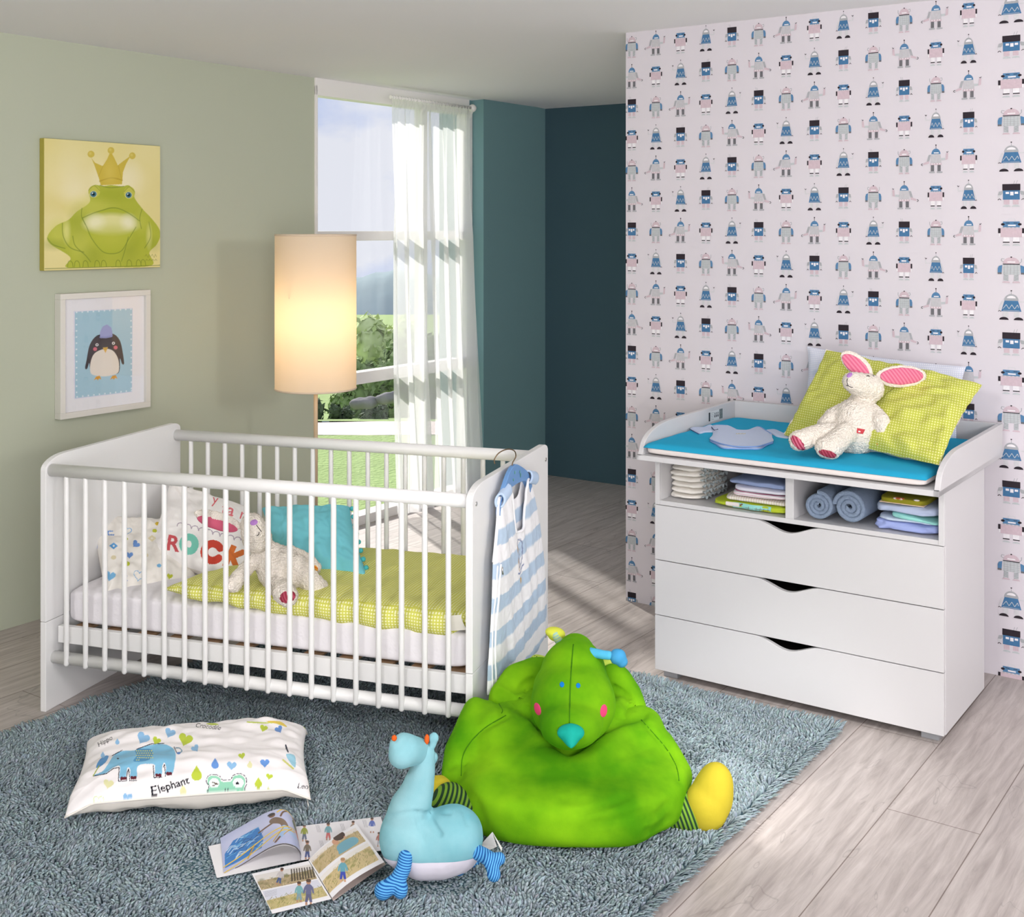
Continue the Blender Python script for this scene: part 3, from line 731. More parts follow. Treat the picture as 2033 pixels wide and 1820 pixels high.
# approval print on the left side board
cv = Canvas(.12, .045, 96, (222, 224, 224)); cv.poly([(.002, .004), (.014, .004), (.014, .041), (.002, .041)], (30, 38, 48))
for i in range(5): cv.line([(.019, .008+i*.007), (.019+.024-.003*(i % 2), .008+i*.007)], .0012, (110, 116, 120))
for i in range(3):
    cv.ell(.052+i*.013, .024, .0045, .011, (30, 38, 48)); cv.ell(.052+i*.013, .026, .002, .005, (222, 224, 224))
cv.poly([(.088, .002), (.116, .002), (.116, .044), (.088, .044)], (112, 122, 122))
for i in range(6): cv.line([(.09, .006+i*.0065), (.113, .006+i*.0065)], .001, (170, 178, 178))
pr = mat('printed', (255, 255, 255), .7, .2, attr='pattern')
o = printed_grid('approval_sticker', cv.result(), lambda u, v: (.0, .44+.13*u, .062+.04*v), pr, tr_)
o.location = (-.0014, 0, 0)
# ---------------------------------------------------------------- shag rug
def rug():
    RC = Vector((-.69, 5.08, 0)); Wd, Ln = 2.13, 2.55        # back-left corner; along EV, and towards the camera along -DV
    root = thing('shag_rug', 'large blue-grey shaggy rug lying on the floor under the cot and the toys', 'rug', tuple(RC))
    b = MB(); P = [RC+EV*a-DV*c+Vector((0, 0, z)) for z in (.0005, .006) for (a, c) in ((0.01, 0.01), (Wd-.01, .01), (Wd-.01, Ln-.01), (.01, Ln-.01))]
    b.add(P, [(0,3,2,1),(4,5,6,7),(0,1,5,4),(1,2,6,5),(2,3,7,6),(3,0,4,7)]); adopt(b.build('backing', mat('rug_backing', (70, 92, 100), .95, .05)), root)
    rs = np.random.RandomState(4); sp = .0074
    a, c = np.meshgrid(np.arange(0, Wd, sp), np.arange(0, Ln, sp)); a = a.ravel(); c = c.ravel(); n = len(a)
    a = a+rs.uniform(-.5, .5, n)*sp; c = c+rs.uniform(-.5, .5, n)*sp
    X = RC.x+EV.x*a-DV.x*c; Y = RC.y+EV.y*a-DV.y*c
    px = CX+FPX*X/np.maximum(Y, .5); keep = (Y > 2.35) & (px > -350) & (px < 2400)
    # nothing grows through the cot's end panels; the pile is pressed flat under what lies on it
    cx, sx = math.cos(CA), math.sin(CA); lx = (X-PC.x)*cx+(Y-PC.y)*sx; ly = -(X-PC.x)*sx+(Y-PC.y)*cx
    for x0 in (0, LX-.022): keep &= ~((lx > x0-.004) & (lx < x0+.026) & (ly > -.004) & (ly < LY+.004))
    X, Y, a, c = X[keep], Y[keep], a[keep], c[keep]; n = len(X)
    def fld(f, p): return np.sin(X*f[0]+Y*f[1]+p)+np.sin(X*f[2]-Y*f[3]+p*1.7)+np.sin((X+Y)*f[0]*1.9+p*.4)
    h = .0175*rs.uniform(.75, 1.2, n)+.0020*fld((19, 13, 9, 23), .3)
    edge = np.minimum.reduce([a, Wd-a, c]); lean = np.clip(1-edge/.03, 0, 1)
    press = np.zeros(n)
    for (ex, ey, rx, ry, rot) in PRESS:
        dx, dy = X-ex, Y-ey; q = ((dx*math.cos(rot)+dy*math.sin(rot))/rx)**2+((-dx*math.sin(rot)+dy*math.cos(rot))/ry)**2
        press = np.maximum(press, np.clip((1.0-q)*4, 0, 1))
    h = h*(1-.74*press)
    ang = fld((5, 7, 11, 4), 1.1)*.8+fld((31, 17, 23, 29), 2.0)*.7+rs.normal(0, .7, n)
    amt = h*rs.uniform(.2, .75, n)
    # outward lean of the fringe at the edges
    dirx = np.cos(ang)*amt; diry = np.sin(ang)*amt
    for (mask, vec) in (((Wd-a) < .03, EV), (a < .03, -EV), (c < .03, DV)):
        dirx = np.where(mask, dirx*.5+vec.x*.02, dirx); diry = np.where(mask, diry*.5+vec.y*.02, diry)
    rad = .0033*rs.uniform(.8, 1.25, n); k = 4; rings = [(0, 0, 1.0), (.45, .22, 1.15), (.82, .62, 1.1), (1.0, 1.0, .55)]
    V = np.zeros((n, len(rings)*k, 3), np.float32); ph = rs.uniform(0, 6.28, n)
    for i, (hh, dd, rr) in enumerate(rings):
        for j in range(k):
            an = ph+2*math.pi*j/k+i*.5
            V[:, i*k+j, 0] = X+dirx*dd+rad*rr*np.cos(an); V[:, i*k+j, 1] = Y+diry*dd+rad*rr*np.sin(an)
            V[:, i*k+j, 2] = .004+(h*hh if i < 3 else h*.98)+(0 if i < 3 else -.15*rad)
    F = []
    for i in range(len(rings)-1):
        for j in range(k): F.append((i*k+j, i*k+(j+1) % k, (i+1)*k+(j+1) % k, (i+1)*k+j))
    t_ = (len(rings)-1)*k; F.append((t_, t_+1, t_+2, t_+3)); F = np.array(F, np.int32)
    nv = len(rings)*k; faces = (F[None]+np.arange(n, dtype=np.int32)[:, None, None]*nv).reshape(-1)
    me = bpy.data.meshes.new('pile'); nf = n*len(F)
    me.vertices.add(n*nv); me.vertices.foreach_set('co', V.ravel()); me.loops.add(nf*4); me.loops.foreach_set('vertex_index', faces)
    me.polygons.add(nf); me.polygons.foreach_set('loop_start', np.arange(0, nf*4, 4, dtype=np.int32)); me.polygons.foreach_set('loop_total', np.full(nf, 4, np.int32))
    me.polygons.foreach_set('use_smooth', np.ones(nf, bool)); me.update(calc_edges=True)
    base = np.array(srgb(142, 156, 161)[:3]); col = np.ones((n, nv, 4), np.float32)
    vv = rs.uniform(.72, 1.28, n)[:, None, None]; tint = np.array([[1.0, 1.0, 1.0]])+rs.normal(0, .035, (n, 3)); col[:, :, :3] = base*vv*tint[:, None, :]
    at = me.color_attributes.new('pattern', 'FLOAT_COLOR', 'POINT'); at.data.foreach_set('color', col.ravel())
    me.materials.append(mat('rug_yarn', (118, 152, 166), .9, .1, attr='pattern', sheen=.25))
    o = bpy.data.objects.new('pile', me); COL.objects.link(o); adopt(o, root); tag(o, kind='stuff')
PRESS = [(.15, 3.42, .34, .33, 0), (-.21, 2.95, .14, .10, 0), (-.90, 3.45, .37, .19, -.08), (-.55, 3.04, .34, .18, .3), (.47, 3.30, .09, .1, 0), (-.14, 3.42, .1, .1, 0)]
rug()

# ---------------------------------------------------------------- floor lamp
lp = thing('floor_lamp', 'lit floor lamp with tall cream cylinder shade standing behind the cot', 'lamp', (-.88, 5.42, 0))
YL = 5.42; kx = YL/FPX
b = MB(); b.lathe([(0, 0), (.14, 0), (.14, .018), (.13, .024), (0, .024)]); b.build('base', mat('brushed_brass', (196, 172, 140), .4, .5, metallic=.6), lp)
b = MB(); b.tube([(0, 0, .02), (0, 0, 1.3)], .0095, 16); b.build('pole', mat('pole_wood', (206, 182, 150), .45, .4), lp)
sm_ = bpy.data.materials.new('lamp_shade_fabric'); sm_.use_nodes = True; t = sm_.node_tree; t.nodes.clear()
o_ = N(t, 'ShaderNodeOutputMaterial'); df = N(t, 'ShaderNodeBsdfDiffuse'); tl = N(t, 'ShaderNodeBsdfTranslucent'); mx = N(t, 'ShaderNodeMixShader')
df.inputs[0].default_value = srgb(238, 226, 212); tl.inputs[0].default_value = srgb(255, 236, 205); mx.inputs[0].default_value = .5
t.links.new(df.outputs[0], mx.inputs[1]); t.links.new(tl.outputs[0], mx.inputs[2]); t.links.new(mx.outputs[0], o_.inputs[0])
ZT, ZB, RS = 1.574, .888, .181
b = MB(); b.grid(lambda u, v: (RS*(1-.0*v)*math.cos(2*math.pi*u), RS*math.sin(2*math.pi*u), ZB+(ZT-ZB)*v), 72, 6, 0, True, True); b.build('lamp_shade', sm_, lp)
for z in (ZT, ZB):
    b = MB(); b.grid(lambda u, v: ((RS+.0022*math.cos(2*math.pi*v))*math.cos(2*math.pi*u), (RS+.0022*math.cos(2*math.pi*v))*math.sin(2*math.pi*u), z+.004*math.sin(2*math.pi*v)), 72, 8, 0, True, True); b.build('shade_rim', mat('shade_trim', (226, 206, 182), .7), lp)
b = MB(); 
for k in range(3): a = k*2.094; b.tube([(0, 0, 1.3), (RS*math.cos(a), RS*math.sin(a), 1.3)], .002, 6)
b.build('shade_carrier', mat('steel', (190, 188, 184), .3), lp)
bm_ = bpy.data.materials.new('lit_bulb'); bm_.use_nodes = True; e_ = bm_.node_tree.nodes['Principled BSDF']; e_.inputs['Emission Color'].default_value = (1, .78, .5, 1); e_.inputs['Emission Strength'].default_value = 4
b = MB(); b.sphere((0, 0, 1.24), .032); b.build('bulb', bm_, lp)
l = bpy.data.lights.new('lamp_light', 'POINT'); l.energy = 3.4; l.color = (1, .76, .46); l.shadow_soft_size = .035
lo = bpy.data.objects.new('lamp_light', l); COL.objects.link(lo); lo.location = (-.88, YL-.0, 1.20)

# ---------------------------------------------------------------- curtain on its rod
cm_ = bpy.data.materials.new('sheer_voile'); cm_.use_nodes = True; t = cm_.node_tree; t.nodes.clear()
o_ = N(t, 'ShaderNodeOutputMaterial'); df = N(t, 'ShaderNodeBsdfDiffuse'); tl = N(t, 'ShaderNodeBsdfTranslucent'); mx = N(t, 'ShaderNodeMixShader'); tr = N(t, 'ShaderNodeBsdfTransparent'); m2 = N(t, 'ShaderNodeMixShader')
df.inputs[0].default_value = srgb(246, 246, 246); tl.inputs[0].default_value = srgb(250, 250, 250); mx.inputs[0].default_value = .62
t.links.new(df.outputs[0], mx.inputs[1]); t.links.new(tl.outputs[0], mx.inputs[2]); m2.inputs[0].default_value = .54
t.links.new(tr.outputs[0], m2.inputs[1]); t.links.new(mx.outputs[0], m2.inputs[2]); t.links.new(m2.outputs[0], o_.inputs[0])
OC = .085
def curt(u, v):
    z = 2.335*(1-v)+.02*v; t0 = tcol(775, OC)-.02*math.sin(v*3.1)+.02*v; t1 = tcol(932, OC)+.13*v**1.6
    a = t0+(t1-t0)*(u+.012*math.sin(u*21+v*2)+.006*math.sin(u*57+1))
    amp = .010+.030*min(1, v*3)
    o = OC+amp*(math.sin(u*44+.8*math.sin(v*3+u*5))*.8+.5*math.sin(u*83+1.5+v*1.2))+.015*v
    if v < .03: o = OC+.013*(1 if v > .004 else .2)+.006*math.sin(u*190)
    return dpt(a, z, o)
b = MB(); b.grid(curt, 300, 60); c_ = b.build('curtain', cm_, fixn=False); tag(c_, 'sheer white floor-length curtain hanging over the right half of the window', 'curtain')
rod = thing('curtain_rod', 'thin white curtain rod under the ceiling carrying the sheer curtain', 'curtain rod', tuple(dpt(tcol(775, OC), 2.325, OC)))
b = MB(); b.tube([dpt(tcol(775, OC)-.0, 2.325, OC), dpt(tcol(930, OC)+.03, 2.325, OC)], .010, 14); adopt(b.build('rod', fw), rod)
b = MB(); b.sphere(dpt(tcol(930, OC)+.04, 2.325, OC), .024); adopt(b.build('finial', fw), rod)

# ---------------------------------------------------------------- pictures on the green wall
def on_wall(t0, t1, z0, z1, off): return lambda u, v: dpt(t0+(t1-t0)*u, z0+(z1-z0)*v, off)
pr = MATS['printed']
cv = Canvas(.585, .545, 300, (228, 217, 152)); cv.map = bilinear_map((52, 38), (772, 92), (762, 840), (50, 850), .585, .545)
rnd = random.Random(2)
for i in range(60): cv.ell(rnd.uniform(60, 760), rnd.uniform(60, 800), rnd.uniform(40, 120), rnd.uniform(40, 110), rnd.choice([(236, 226, 170), (222, 206, 118), (232, 218, 140), (226, 220, 160)]), .22, soft=.6)
for i in range(24): cv.ell(rnd.uniform(180, 640), rnd.uniform(220, 420), rnd.uniform(40, 90), rnd.uniform(40, 90), (242, 234, 196), .25, soft=.7)
crown = [(385, 330), (372, 280), (345, 200), (328, 160), (350, 190), (398, 212), (425, 170), (448, 120), (472, 165), (492, 208), (530, 180), (575, 150), (545, 200), (525, 250), (518, 325)]
cv.poly(crown, (206, 184, 74))
for p in ((327, 138), (450, 116), (586, 150)): cv.ell(p[0], p[1], 21, 21, (208, 188, 84)); cv.ell(p[0]-5, p[1]-5, 8, 8, (226, 210, 120), .6, soft=.6)
cv.line([(378, 305), (450, 285), (520, 300)], .006, (176, 150, 50), .6, smooth=True); cv.line([(372, 275), (400, 210)], .004, (182, 158, 60), .5); cv.line([(495, 210), (515, 290)], .004, (182, 158, 60), .5)
cv.ell(440, 250, 30, 60, (222, 202, 100), .5, soft=.8)
fg, fd, fh = (178, 186, 66), (124, 142, 44), (206, 208, 98)
cv.smooth_poly([(70, 640), (120, 575), (190, 540), (240, 490), (300, 450), (320, 420), (312, 360), (345, 328), (400, 335), (450, 330), (520, 338), (560, 332), (597, 365), (598, 410), (650, 480), (700, 530), (750, 590), (766, 640), (740, 700), (690, 750), (700, 830), (400, 835), (180, 832), (200, 770), (90, 690)], fg)
for (x, y, rx, ry, c, a) in ((330, 470, 120, 60, fh, .45), (130, 620, 50, 70, fh, .5), (180, 610, 18, 60, (232, 230, 150), .6), (690, 650, 16, 60, (232, 230, 150), .7), (260, 680, 60, 90, fh, .4), (620, 660, 70, 80, (168, 180, 52), .4), (460, 390, 110, 40, (160, 172, 50), .5), (250, 560, 50, 90, fd, .22), (330, 760, 60, 60, fd, .25), (560, 720, 50, 80, fd, .25), (100, 690, 60, 30, fd, .3), (720, 700, 40, 40, fd, .25), (640, 560, 40, 60, fh, .3)): cv.ell(x, y, rx, ry, c, a, soft=.6)
cv.smooth_poly([(275, 540), (350, 500), (450, 466), (540, 490), (620, 545), (600, 600), (560, 680), (500, 740), (450, 752), (390, 740), (340, 680), (300, 610)], (176, 186, 62))
cv.ell(450, 570, 155, 62, (226, 224, 158), .95, soft=.25); cv.ell(350, 555, 50, 40, (240, 238, 200), .8, soft=.6); cv.ell(555, 560, 40, 40, (240, 238, 205), .8, soft=.6)
cv.ell(450, 650, 110, 60, (190, 196, 74), .7, soft=.6)
for pts in ([(272, 530), (340, 500), (400, 482), (450, 470), (500, 476), (560, 505), (628, 552)], [(272, 530), (300, 590), (330, 660), (390, 735), (450, 752), (510, 735), (560, 660), (605, 590)], [(270, 470), (268, 520), (290, 570)], [(155, 560), (160, 640), (200, 710), (280, 740)], [(215, 640), (230, 700), (290, 760), (320, 800)], [(645, 480), (630, 540), (640, 600)], [(690, 560), (700, 650), (660, 720)], [(70, 650), (100, 690), (170, 715)], [(555, 650), (530, 740), (510, 800)], [(380, 330), (440, 345), (530, 338)]):
    cv.line(pts, .0035, (112, 134, 50), .75, smooth=True, soft=True)
for (x, y) in ((345, 368), (565, 378)): cv.ell(x, y, 36, 38, (196, 196, 84)); cv.line([(x-34, y-8), (x, y-36), (x+34, y-4)], .003, fd, .7, smooth=True)
for (x, y) in ((340, 384), (560, 392)): cv.ell(x, y, 22, 20, (216, 220, 190)); cv.ell(x, y, 19, 18, (70, 120, 130)); cv.ell(x, y, 9, 9, (20, 40, 48)); cv.ell(x-6, y-6, 4, 4, (235, 245, 245))
for x in (200, 240, 290, 360, 400, 490, 560, 620, 650): cv.line([(x-16, 830), (x-12, 800), (x, 792), (x+12, 805), (x+16, 830)], .003, (104, 124, 44), .7, smooth=True)
for k_, x in enumerate((670, 690, 710, 730)): cv.line([(x-8, 770+(k_ % 2)*10), (x, 760), (x+8, 775)], .0025, (110, 120, 50), .6); cv.line([(x-4, 800), (x+2, 790), (x+10, 798)], .0025, (110, 120, 50), .6)
cv.line([(55, 838), (760, 828)], .003, (104, 120, 44), .8)
t0, t1, z0, z1 = .1745, .76, 1.43, 1.973
pic = thing('frog_painting', 'square canvas painting of a green frog wearing a yellow crown, on the green wall', 'painting', tuple(dpt(t0, z0)))
def slab_wall(t0, t1, z0, z1, o0, o1): b = MB(); frame_box(b, t0, t1, o0, o1, z0, z1); return b
adopt(slab_wall(t0, t1, z0, z1, .001, .0315).build('stretched_canvas', mat('canvas_edge', (176, 166, 70), .8), bevel=.002), pic)
adopt(printed_grid('painted_face', cv.result(), on_wall(t0+.001, t1-.001, z0+.001, z1-.001, .0322), pr), pic)
cv = Canvas(.48, .525, 240, (236, 236, 240)); cv.map = bilinear_map((155, 988), (703, 980), (685, 1700), (140, 1760), .48, .525)
cv.poly([(240, 1096), (600, 1088), (585, 1610), (232, 1640)], (226, 224, 238)); cv.poly([(247, 1100), (597, 1092), (582, 1606), (238, 1634)], (168, 204, 220))
for q in range(11):
    x = 258+q*33; y = 1104-q*.8; cv.ell(x, y, 5, 5, (226, 238, 244)); cv.ell(x-8, 1626-q*2.6, 5, 5, (226, 238, 244))
for q in range(13): cv.ell(256-q*.7, 1142+q*38, 5, 5, (226, 238, 244)); cv.ell(588-q*.7, 1130+q*38, 5, 5, (226, 238, 244))
dk = (66, 58, 62)
cv.smooth_poly([(300, 1450), (310, 1400), (330, 1310), (370, 1255), (425, 1243), (480, 1248), (515, 1290), (530, 1360), (537, 1430), (524, 1432), (512, 1400), (508, 1470), (480, 1495), (350, 1492), (330, 1460), (325, 1420), (312, 1455)], dk)
cv.smooth_poly([(330, 1470), (335, 1410), (360, 1360), (420, 1336), (470, 1350), (500, 1400), (505, 1460), (490, 1492), (420, 1506), (350, 1496)], (234, 226, 214))
cv.poly([(395, 1268), (392, 1235), (410, 1198), (437, 1185), (462, 1205), (470, 1240), (466, 1264), (430, 1270)], (166, 170, 214)); cv.line([(393, 1262), (430, 1264), (467, 1257)], .006, (146, 150, 200))
for (x, y) in ((374, 1309), (474, 1303)): cv.ell(x, y, 9, 9, (240, 240, 240)); cv.ell(x, y, 4.5, 4.5, (30, 26, 30))
for (x, y) in ((362, 1335), (487, 1330)): cv.ell(x, y, 12, 12, (214, 110, 128))
cv.poly([(408, 1328), (440, 1326), (424, 1362)], (226, 182, 74)); cv.line([(410, 1338), (438, 1336)], .0015, (190, 140, 50))
for sx_ in (372, 470): cv.poly([(sx_-8, 1505), (sx_+14, 1500), (sx_+24, 1524), (sx_+8, 1518), (sx_+4, 1530), (sx_-6, 1520), (sx_-22, 1528)], (222, 160, 50))
t0, t1, z0, z1 = .245, .70, .812, 1.332
pf = thing('framed_penguin_print', 'white framed penguin print with pale blue ground, below the frog painting', 'picture', tuple(dpt(t0, z0)))
fb = MB(); fwid = .024
for (a, b_, c, d) in ((t0, t1, z0, z0+fwid), (t0, t1, z1-fwid, z1), (t0, t0+fwid, z0+fwid, z1-fwid), (t1-fwid, t1, z0+fwid, z1-fwid)): frame_box(fb, a, b_, .001, .042, c, d)
adopt(fb.build('picture_frame', mat('frame_wood_white', (222, 220, 212), .5), bevel=.0015), pf)
adopt(slab_wall(t0+.01, t1-.01, z0+.01, z1-.01, .002, .024).build('backing', mat('frame_wood_white', (222, 220, 212), .5)), pf)
im = cv.result(); kx_ = int(im.shape[1]*.05); ky_ = int(im.shape[0]*.045)
adopt(printed_grid('print', im[ky_:-ky_, kx_:-kx_], on_wall(t0+fwid, t1-fwid, z0+fwid, z1-fwid, .026), pr), pf)
adopt(slab_wall(t0+fwid-.002, t1-fwid+.002, z0+fwid-.002, z1-fwid+.002, .031, .033).build('glass', gm), pf)

# ---------------------------------------------------------------- mattress and quilt in the cot
def cotm(m): m.v = [tuple(CM @ Vector(v)) for v in m.v]; return m
def mattress_pt(u, v):
    pass
mm = sqmesh((.76, LY/2, .3275), (.727, .315, .0625), .24, .10, 160)
mm.v = [tuple(C(x, y, z+.003+.004*noise.noise(Vector((x*14, y*14, z*30)))*(1 if z > .3 else .3))) for x, y, z in mm.v]
mt = mm.build('mattress', mat('cotton_sheet', (236, 233, 236), .85, .1, sheen=.1, bump=('noise', 22, .35, .012)), origin=C(.76, LY/2, .27))
tag(mt, 'white cot mattress under a fitted cotton sheet lying in the cot', 'mattress')
yg, ygw = (208, 208, 94), (238, 238, 190)
uC = CM.to_3x3() @ Vector((1, 0, 0)); vC = CM.to_3x3() @ Vector((0, 1, 0))
qm = dots('quilt_check', uC, vC, .0095, yg, ygw, .55)
qs = dots('quilt_check_side', uC, (0, 0, 1), .0095, yg, ygw, .55)
def quilt(u, v, side):
    # v: 0 front .. 1 back
    xl = .43+.16*v; xr = 1.488; x = xl+(xr-xl)*u; y = .068+(.712-.068)*v
    e = max(0, 1-abs(2*u-1)**14)**.5*max(0, 1-abs(2*v-1)**12)**.5
    th_ = .026*e; z = .423+.005*noise.noise(Vector((x*5, y*5, 0)))+side*th_
    if side > 0: z += (.006*noise.noise(Vector((x*9, y*4, 1)))+.005*noise.noise(Vector((x*22, y*13, 4)))+.006*abs(math.sin(x*26+y*6))*max(0, 1-v*1.3))*e
    bul = .012*(math.sin(x*38))*math.exp(-v*22)
    if u > .9 and v < .1: z += .0
    return C(x, y-bul*e*.8+.004*noise.noise(Vector((x*8, 0, 3))), z)
b = MB(); b.grid(lambda u, v: quilt(u, v, 1), 200, 110, 0); b.grid(lambda u, v: quilt(u, v, -1), 60, 40, 1)
# rolled front hem so the quilt has a visible edge height
def hem(u, v):
    a = math.pi*(v-.5); p = quilt(u, .035, 1); q = quilt(u, .035, -1); c = (p+q)/2; r = max(.002, (p.z-q.z)/2)
    bul = 1+.35*abs(math.sin(u*19.5+.4)); hh = .021+.017*min(1, u*1.5); ed = min(1, u*12, (1-u)*14)**.5
    top = p.z; zc = top-hh*ed
    return Vector((c.x, c.y, 0))-vC*(math.cos(a)*.022*bul*ed)+Vector((0, 0, zc+math.sin(a)*hh*ed))
b.grid(hem, 200, 14, 1)
q_ = b.build('quilt', [qm, qs], origin=C(1, LY/2, .40), fixn=False); tag(q_, 'lime green quilt with tiny white checks spread over the cot mattress', 'quilt')
fc = MB(); 
def flap(u, v):
    a = v*2.4; return C(1.43+.05*u+.004*math.sin(v*6), .052+.012*math.cos(a)-.006*u, .424-.030*math.cos(a)+.01*u)
fc.grid(flap, 12, 12); adopt(fc.build('turned_corner', mat('quilt_lining', (236, 232, 220), .85)), q_)

# ---------------------------------------------------------------- pillows in the cot
cotton = mat('printed_cotton', (255, 255, 255), .85, .1, attr='pattern', sheen=.1)
plain = mat('plain_cotton', (236, 230, 220), .85, .1, sheen=.1)
def zoomA(x, y): return (160+x/5.647, 940+y/5.647)
TL, TR, BR, BL = (176, 1030), (345, 1040), (392, 1152), (212, 1192)
cv = photo_canvas(160, 940, 5.647, 1500, 1450, 900, (238, 234, 226))
bl, lb, gg, be = (110, 150, 210), (124, 182, 222), (188, 196, 60), (222, 212, 176)
for (x, y, r, c, rot) in ((190, 640, 48, lb, .3), (150, 830, 42, bl, .4), (330, 1145, 62, lb, .2), (548, 912, 42, bl, 0), (620, 790, 45, bl, .8), (1000, 1150, 34, gg, .2), (1075, 1260, 45, lb, .5), (740, 1320, 34, bl, 0), (620, 1295, 34, gg, .3), (160, 590, 30, gg, .4)): cv.heart(x, y, r, c, rot)
for (x, y, r) in ((525, 640, 45), (655, 1140, 62)): cv.heart(x, y, r, (104, 168, 214), .2, outline=.0025)
for (x, y, c) in ((370, 810, (96, 160, 214)), (800, 725, be)): cv.poly([(x-48, y), (x, y-38), (x+48, y), (x, y+38)], c); cv.poly([(x-14, y), (x, y-12), (x+14, y), (x, y+12)], (236, 232, 222))
cv.line([(360, 645), (305, 645), (312, 685), (372, 688)], .005, bl); cv.line([(520, 1150), (490, 1155), (490, 1195), (525, 1198)], .005, bl)
for (x, y, r, c) in ((510, 730, 22, gg), (520, 1010, 34, gg), (370, 940, 30, be), (830, 640, 26, gg), (730, 915, 30, be), (880, 1030, 25, lb), (860, 560, 25, (222, 190, 60)), (505, 1360, 32, lb), (1300, 1190, 30, gg)): cv.ell(x, y, r, r*.8, c)
o, _ = pillow('heart_pillow', [W(176, 1026, 4.40), W(352, 1040, 4.50), W(395, 1156, 4.22), W(208, 1196, 4.03)], .055, cotton, np.ones((170, 200, 3)), back=plain, seed=1, wr=.012); repaint(o, 170*200, cv, (238, 234, 226))
tag(o, 'cream pillow with small blue and green hearts leaning on the left end of the cot', 'pillow')
TL, TR, BR, BL = (337, 962), (492, 1012), (512, 1175), (291, 1100)
cv = photo_canvas(160, 940, 5.647, 2033, 1450, 1200, (246, 243, 240))
cv.text('R', 950, 850, 240, (206, 90, 96), rot=-.15, bold=.03); 
cv.line([(1150+70*math.cos(a)+65, 790+80*math.sin(a)) for a in [i/20*6.283 for i in range(21)]], .032, (126, 206, 186))
cv.line([(1480+95*math.cos(a), 880-95*math.sin(a)) for a in [.5+i/20*5.0 for i in range(21)]], .034, (206, 76, 60))
cv.text('K', 1585, 1010, 330, (216, 118, 60), rot=-.42, bold=.05)
arc_ = []
for k in range(9):
    cx_, cy_ = 1120+k*80, 585+k*17+(0 if k < 2 else (k-2)*4)
    arc_ += [(cx_+38*math.cos(a), cy_-34*math.sin(a)) for a in [math.pi*(1-i/8) for i in range(9)]]
cv.line(arc_, .004, (176, 162, 176))
cv.text('y', 1470, 330, 150, (222, 104, 112), rot=-.2); cv.text('ta', 1570, 440, 190, (226, 120, 128), rot=-.28, bold=.012); cv.text('r', 1770, 500, 180, (222, 104, 112), rot=-.3)
cv.poly([(1600, 400), (1640, 420), (1625, 440)], (226, 120, 128))
cv.heart(1480, 1260, 40, gg, .2); cv.heart(1250, 1170, 40, (216, 118, 60), .2)
o, _ = pillow('rock_pillow', [W(337, 960, 4.60), W(494, 1010, 4.47), W(520, 1180, 4.09), W(291, 1102, 4.27)], .055, cotton, np.ones((230, 230, 3)), back=plain, seed=2, wr=.010, pinch=.05); repaint(o, 230*230, cv, (246, 243, 240))
tag(o, 'white square pillow printed with the large coloured letters ROCK, left of the cot bunny', 'pillow')
tq = mat('turquoise_linen', (122, 204, 216), .85, .15, sheen=.2, bump=('noise', 200, .2, .001), mottle=(3, .05))
def sagc(q, u, v, side): return q
tc_, tsurf = pillow('pompom_cushion', [W(520, 1010, 4.46), W(694, 1006, 4.33), W(733, 1150, 4.05), W(565, 1168, 4.13)], .075, tq, None, n=(90, 90), seed=5, wr=.012, pinch=.07)
tag(tc_, 'turquoise cushion edged with small pompoms propped up in the cot', 'cushion')
pm = mat('turquoise_wool', (80, 186, 190), .9, .1, bump=('noise', 300, .8, .003))
for i in range(9):
    for (u, v) in (((i+.5)/9, 0), (1, (i+.5)/9)):
        p = tsurf(u, v, 0); d = (tsurf(u, v, 0)-tsurf(.5, .5, 0)).normalized()
        s_ = MB(); s_.sphere(p+d*.010, .0088, 12); adopt(s_.build('pompom', pm), tc_)
# ---------------------------------------------------------------- plush toys
fleece = mat('cream_fleece', (232, 224, 212), .95, .1, sheen=.2, bump=('voronoi', 190, .9, .004), mottle=(120, .10))
pinkm = stripes('pink_striped_cotton', (.8, .2, .6), .011, (206, 98, 130), (222, 128, 152), .5)
dpink = mat('pink_cotton', (196, 92, 116), .85, .1, sheen=.1)
redm = stripes('red_striped_cotton', (.9, -.3, .5), .010, (158, 54, 78), (206, 110, 136), .55)
dkred = stripes('dark_red_striped_cotton', (.9, -.3, .5), .009, (138, 46, 62), (168, 72, 92), .55)
purple = mat('purple_felt', (176, 128, 196), .9, .1); black = mat('black_thread', (28, 24, 26), .7, .2)
orange_st = stripes('orange_patterned_cotton', (.5, .1, .8), .008, (206, 110, 40), (226, 176, 80), .5)
def ellM(c, long_dir, rl, rs, rd, face=None):
    """ellipsoid with its long axis along long_dir and its thin axis towards face"""
    a = Vector(long_dir).normalized(); f = Vector(face or (0, -1, .1)); f = (f-a*f.dot(a)).normalized(); b = a.cross(f)
    M = Matrix((a, b, f)).transposed(); return ('e', c, (rl, rs, rd), M)
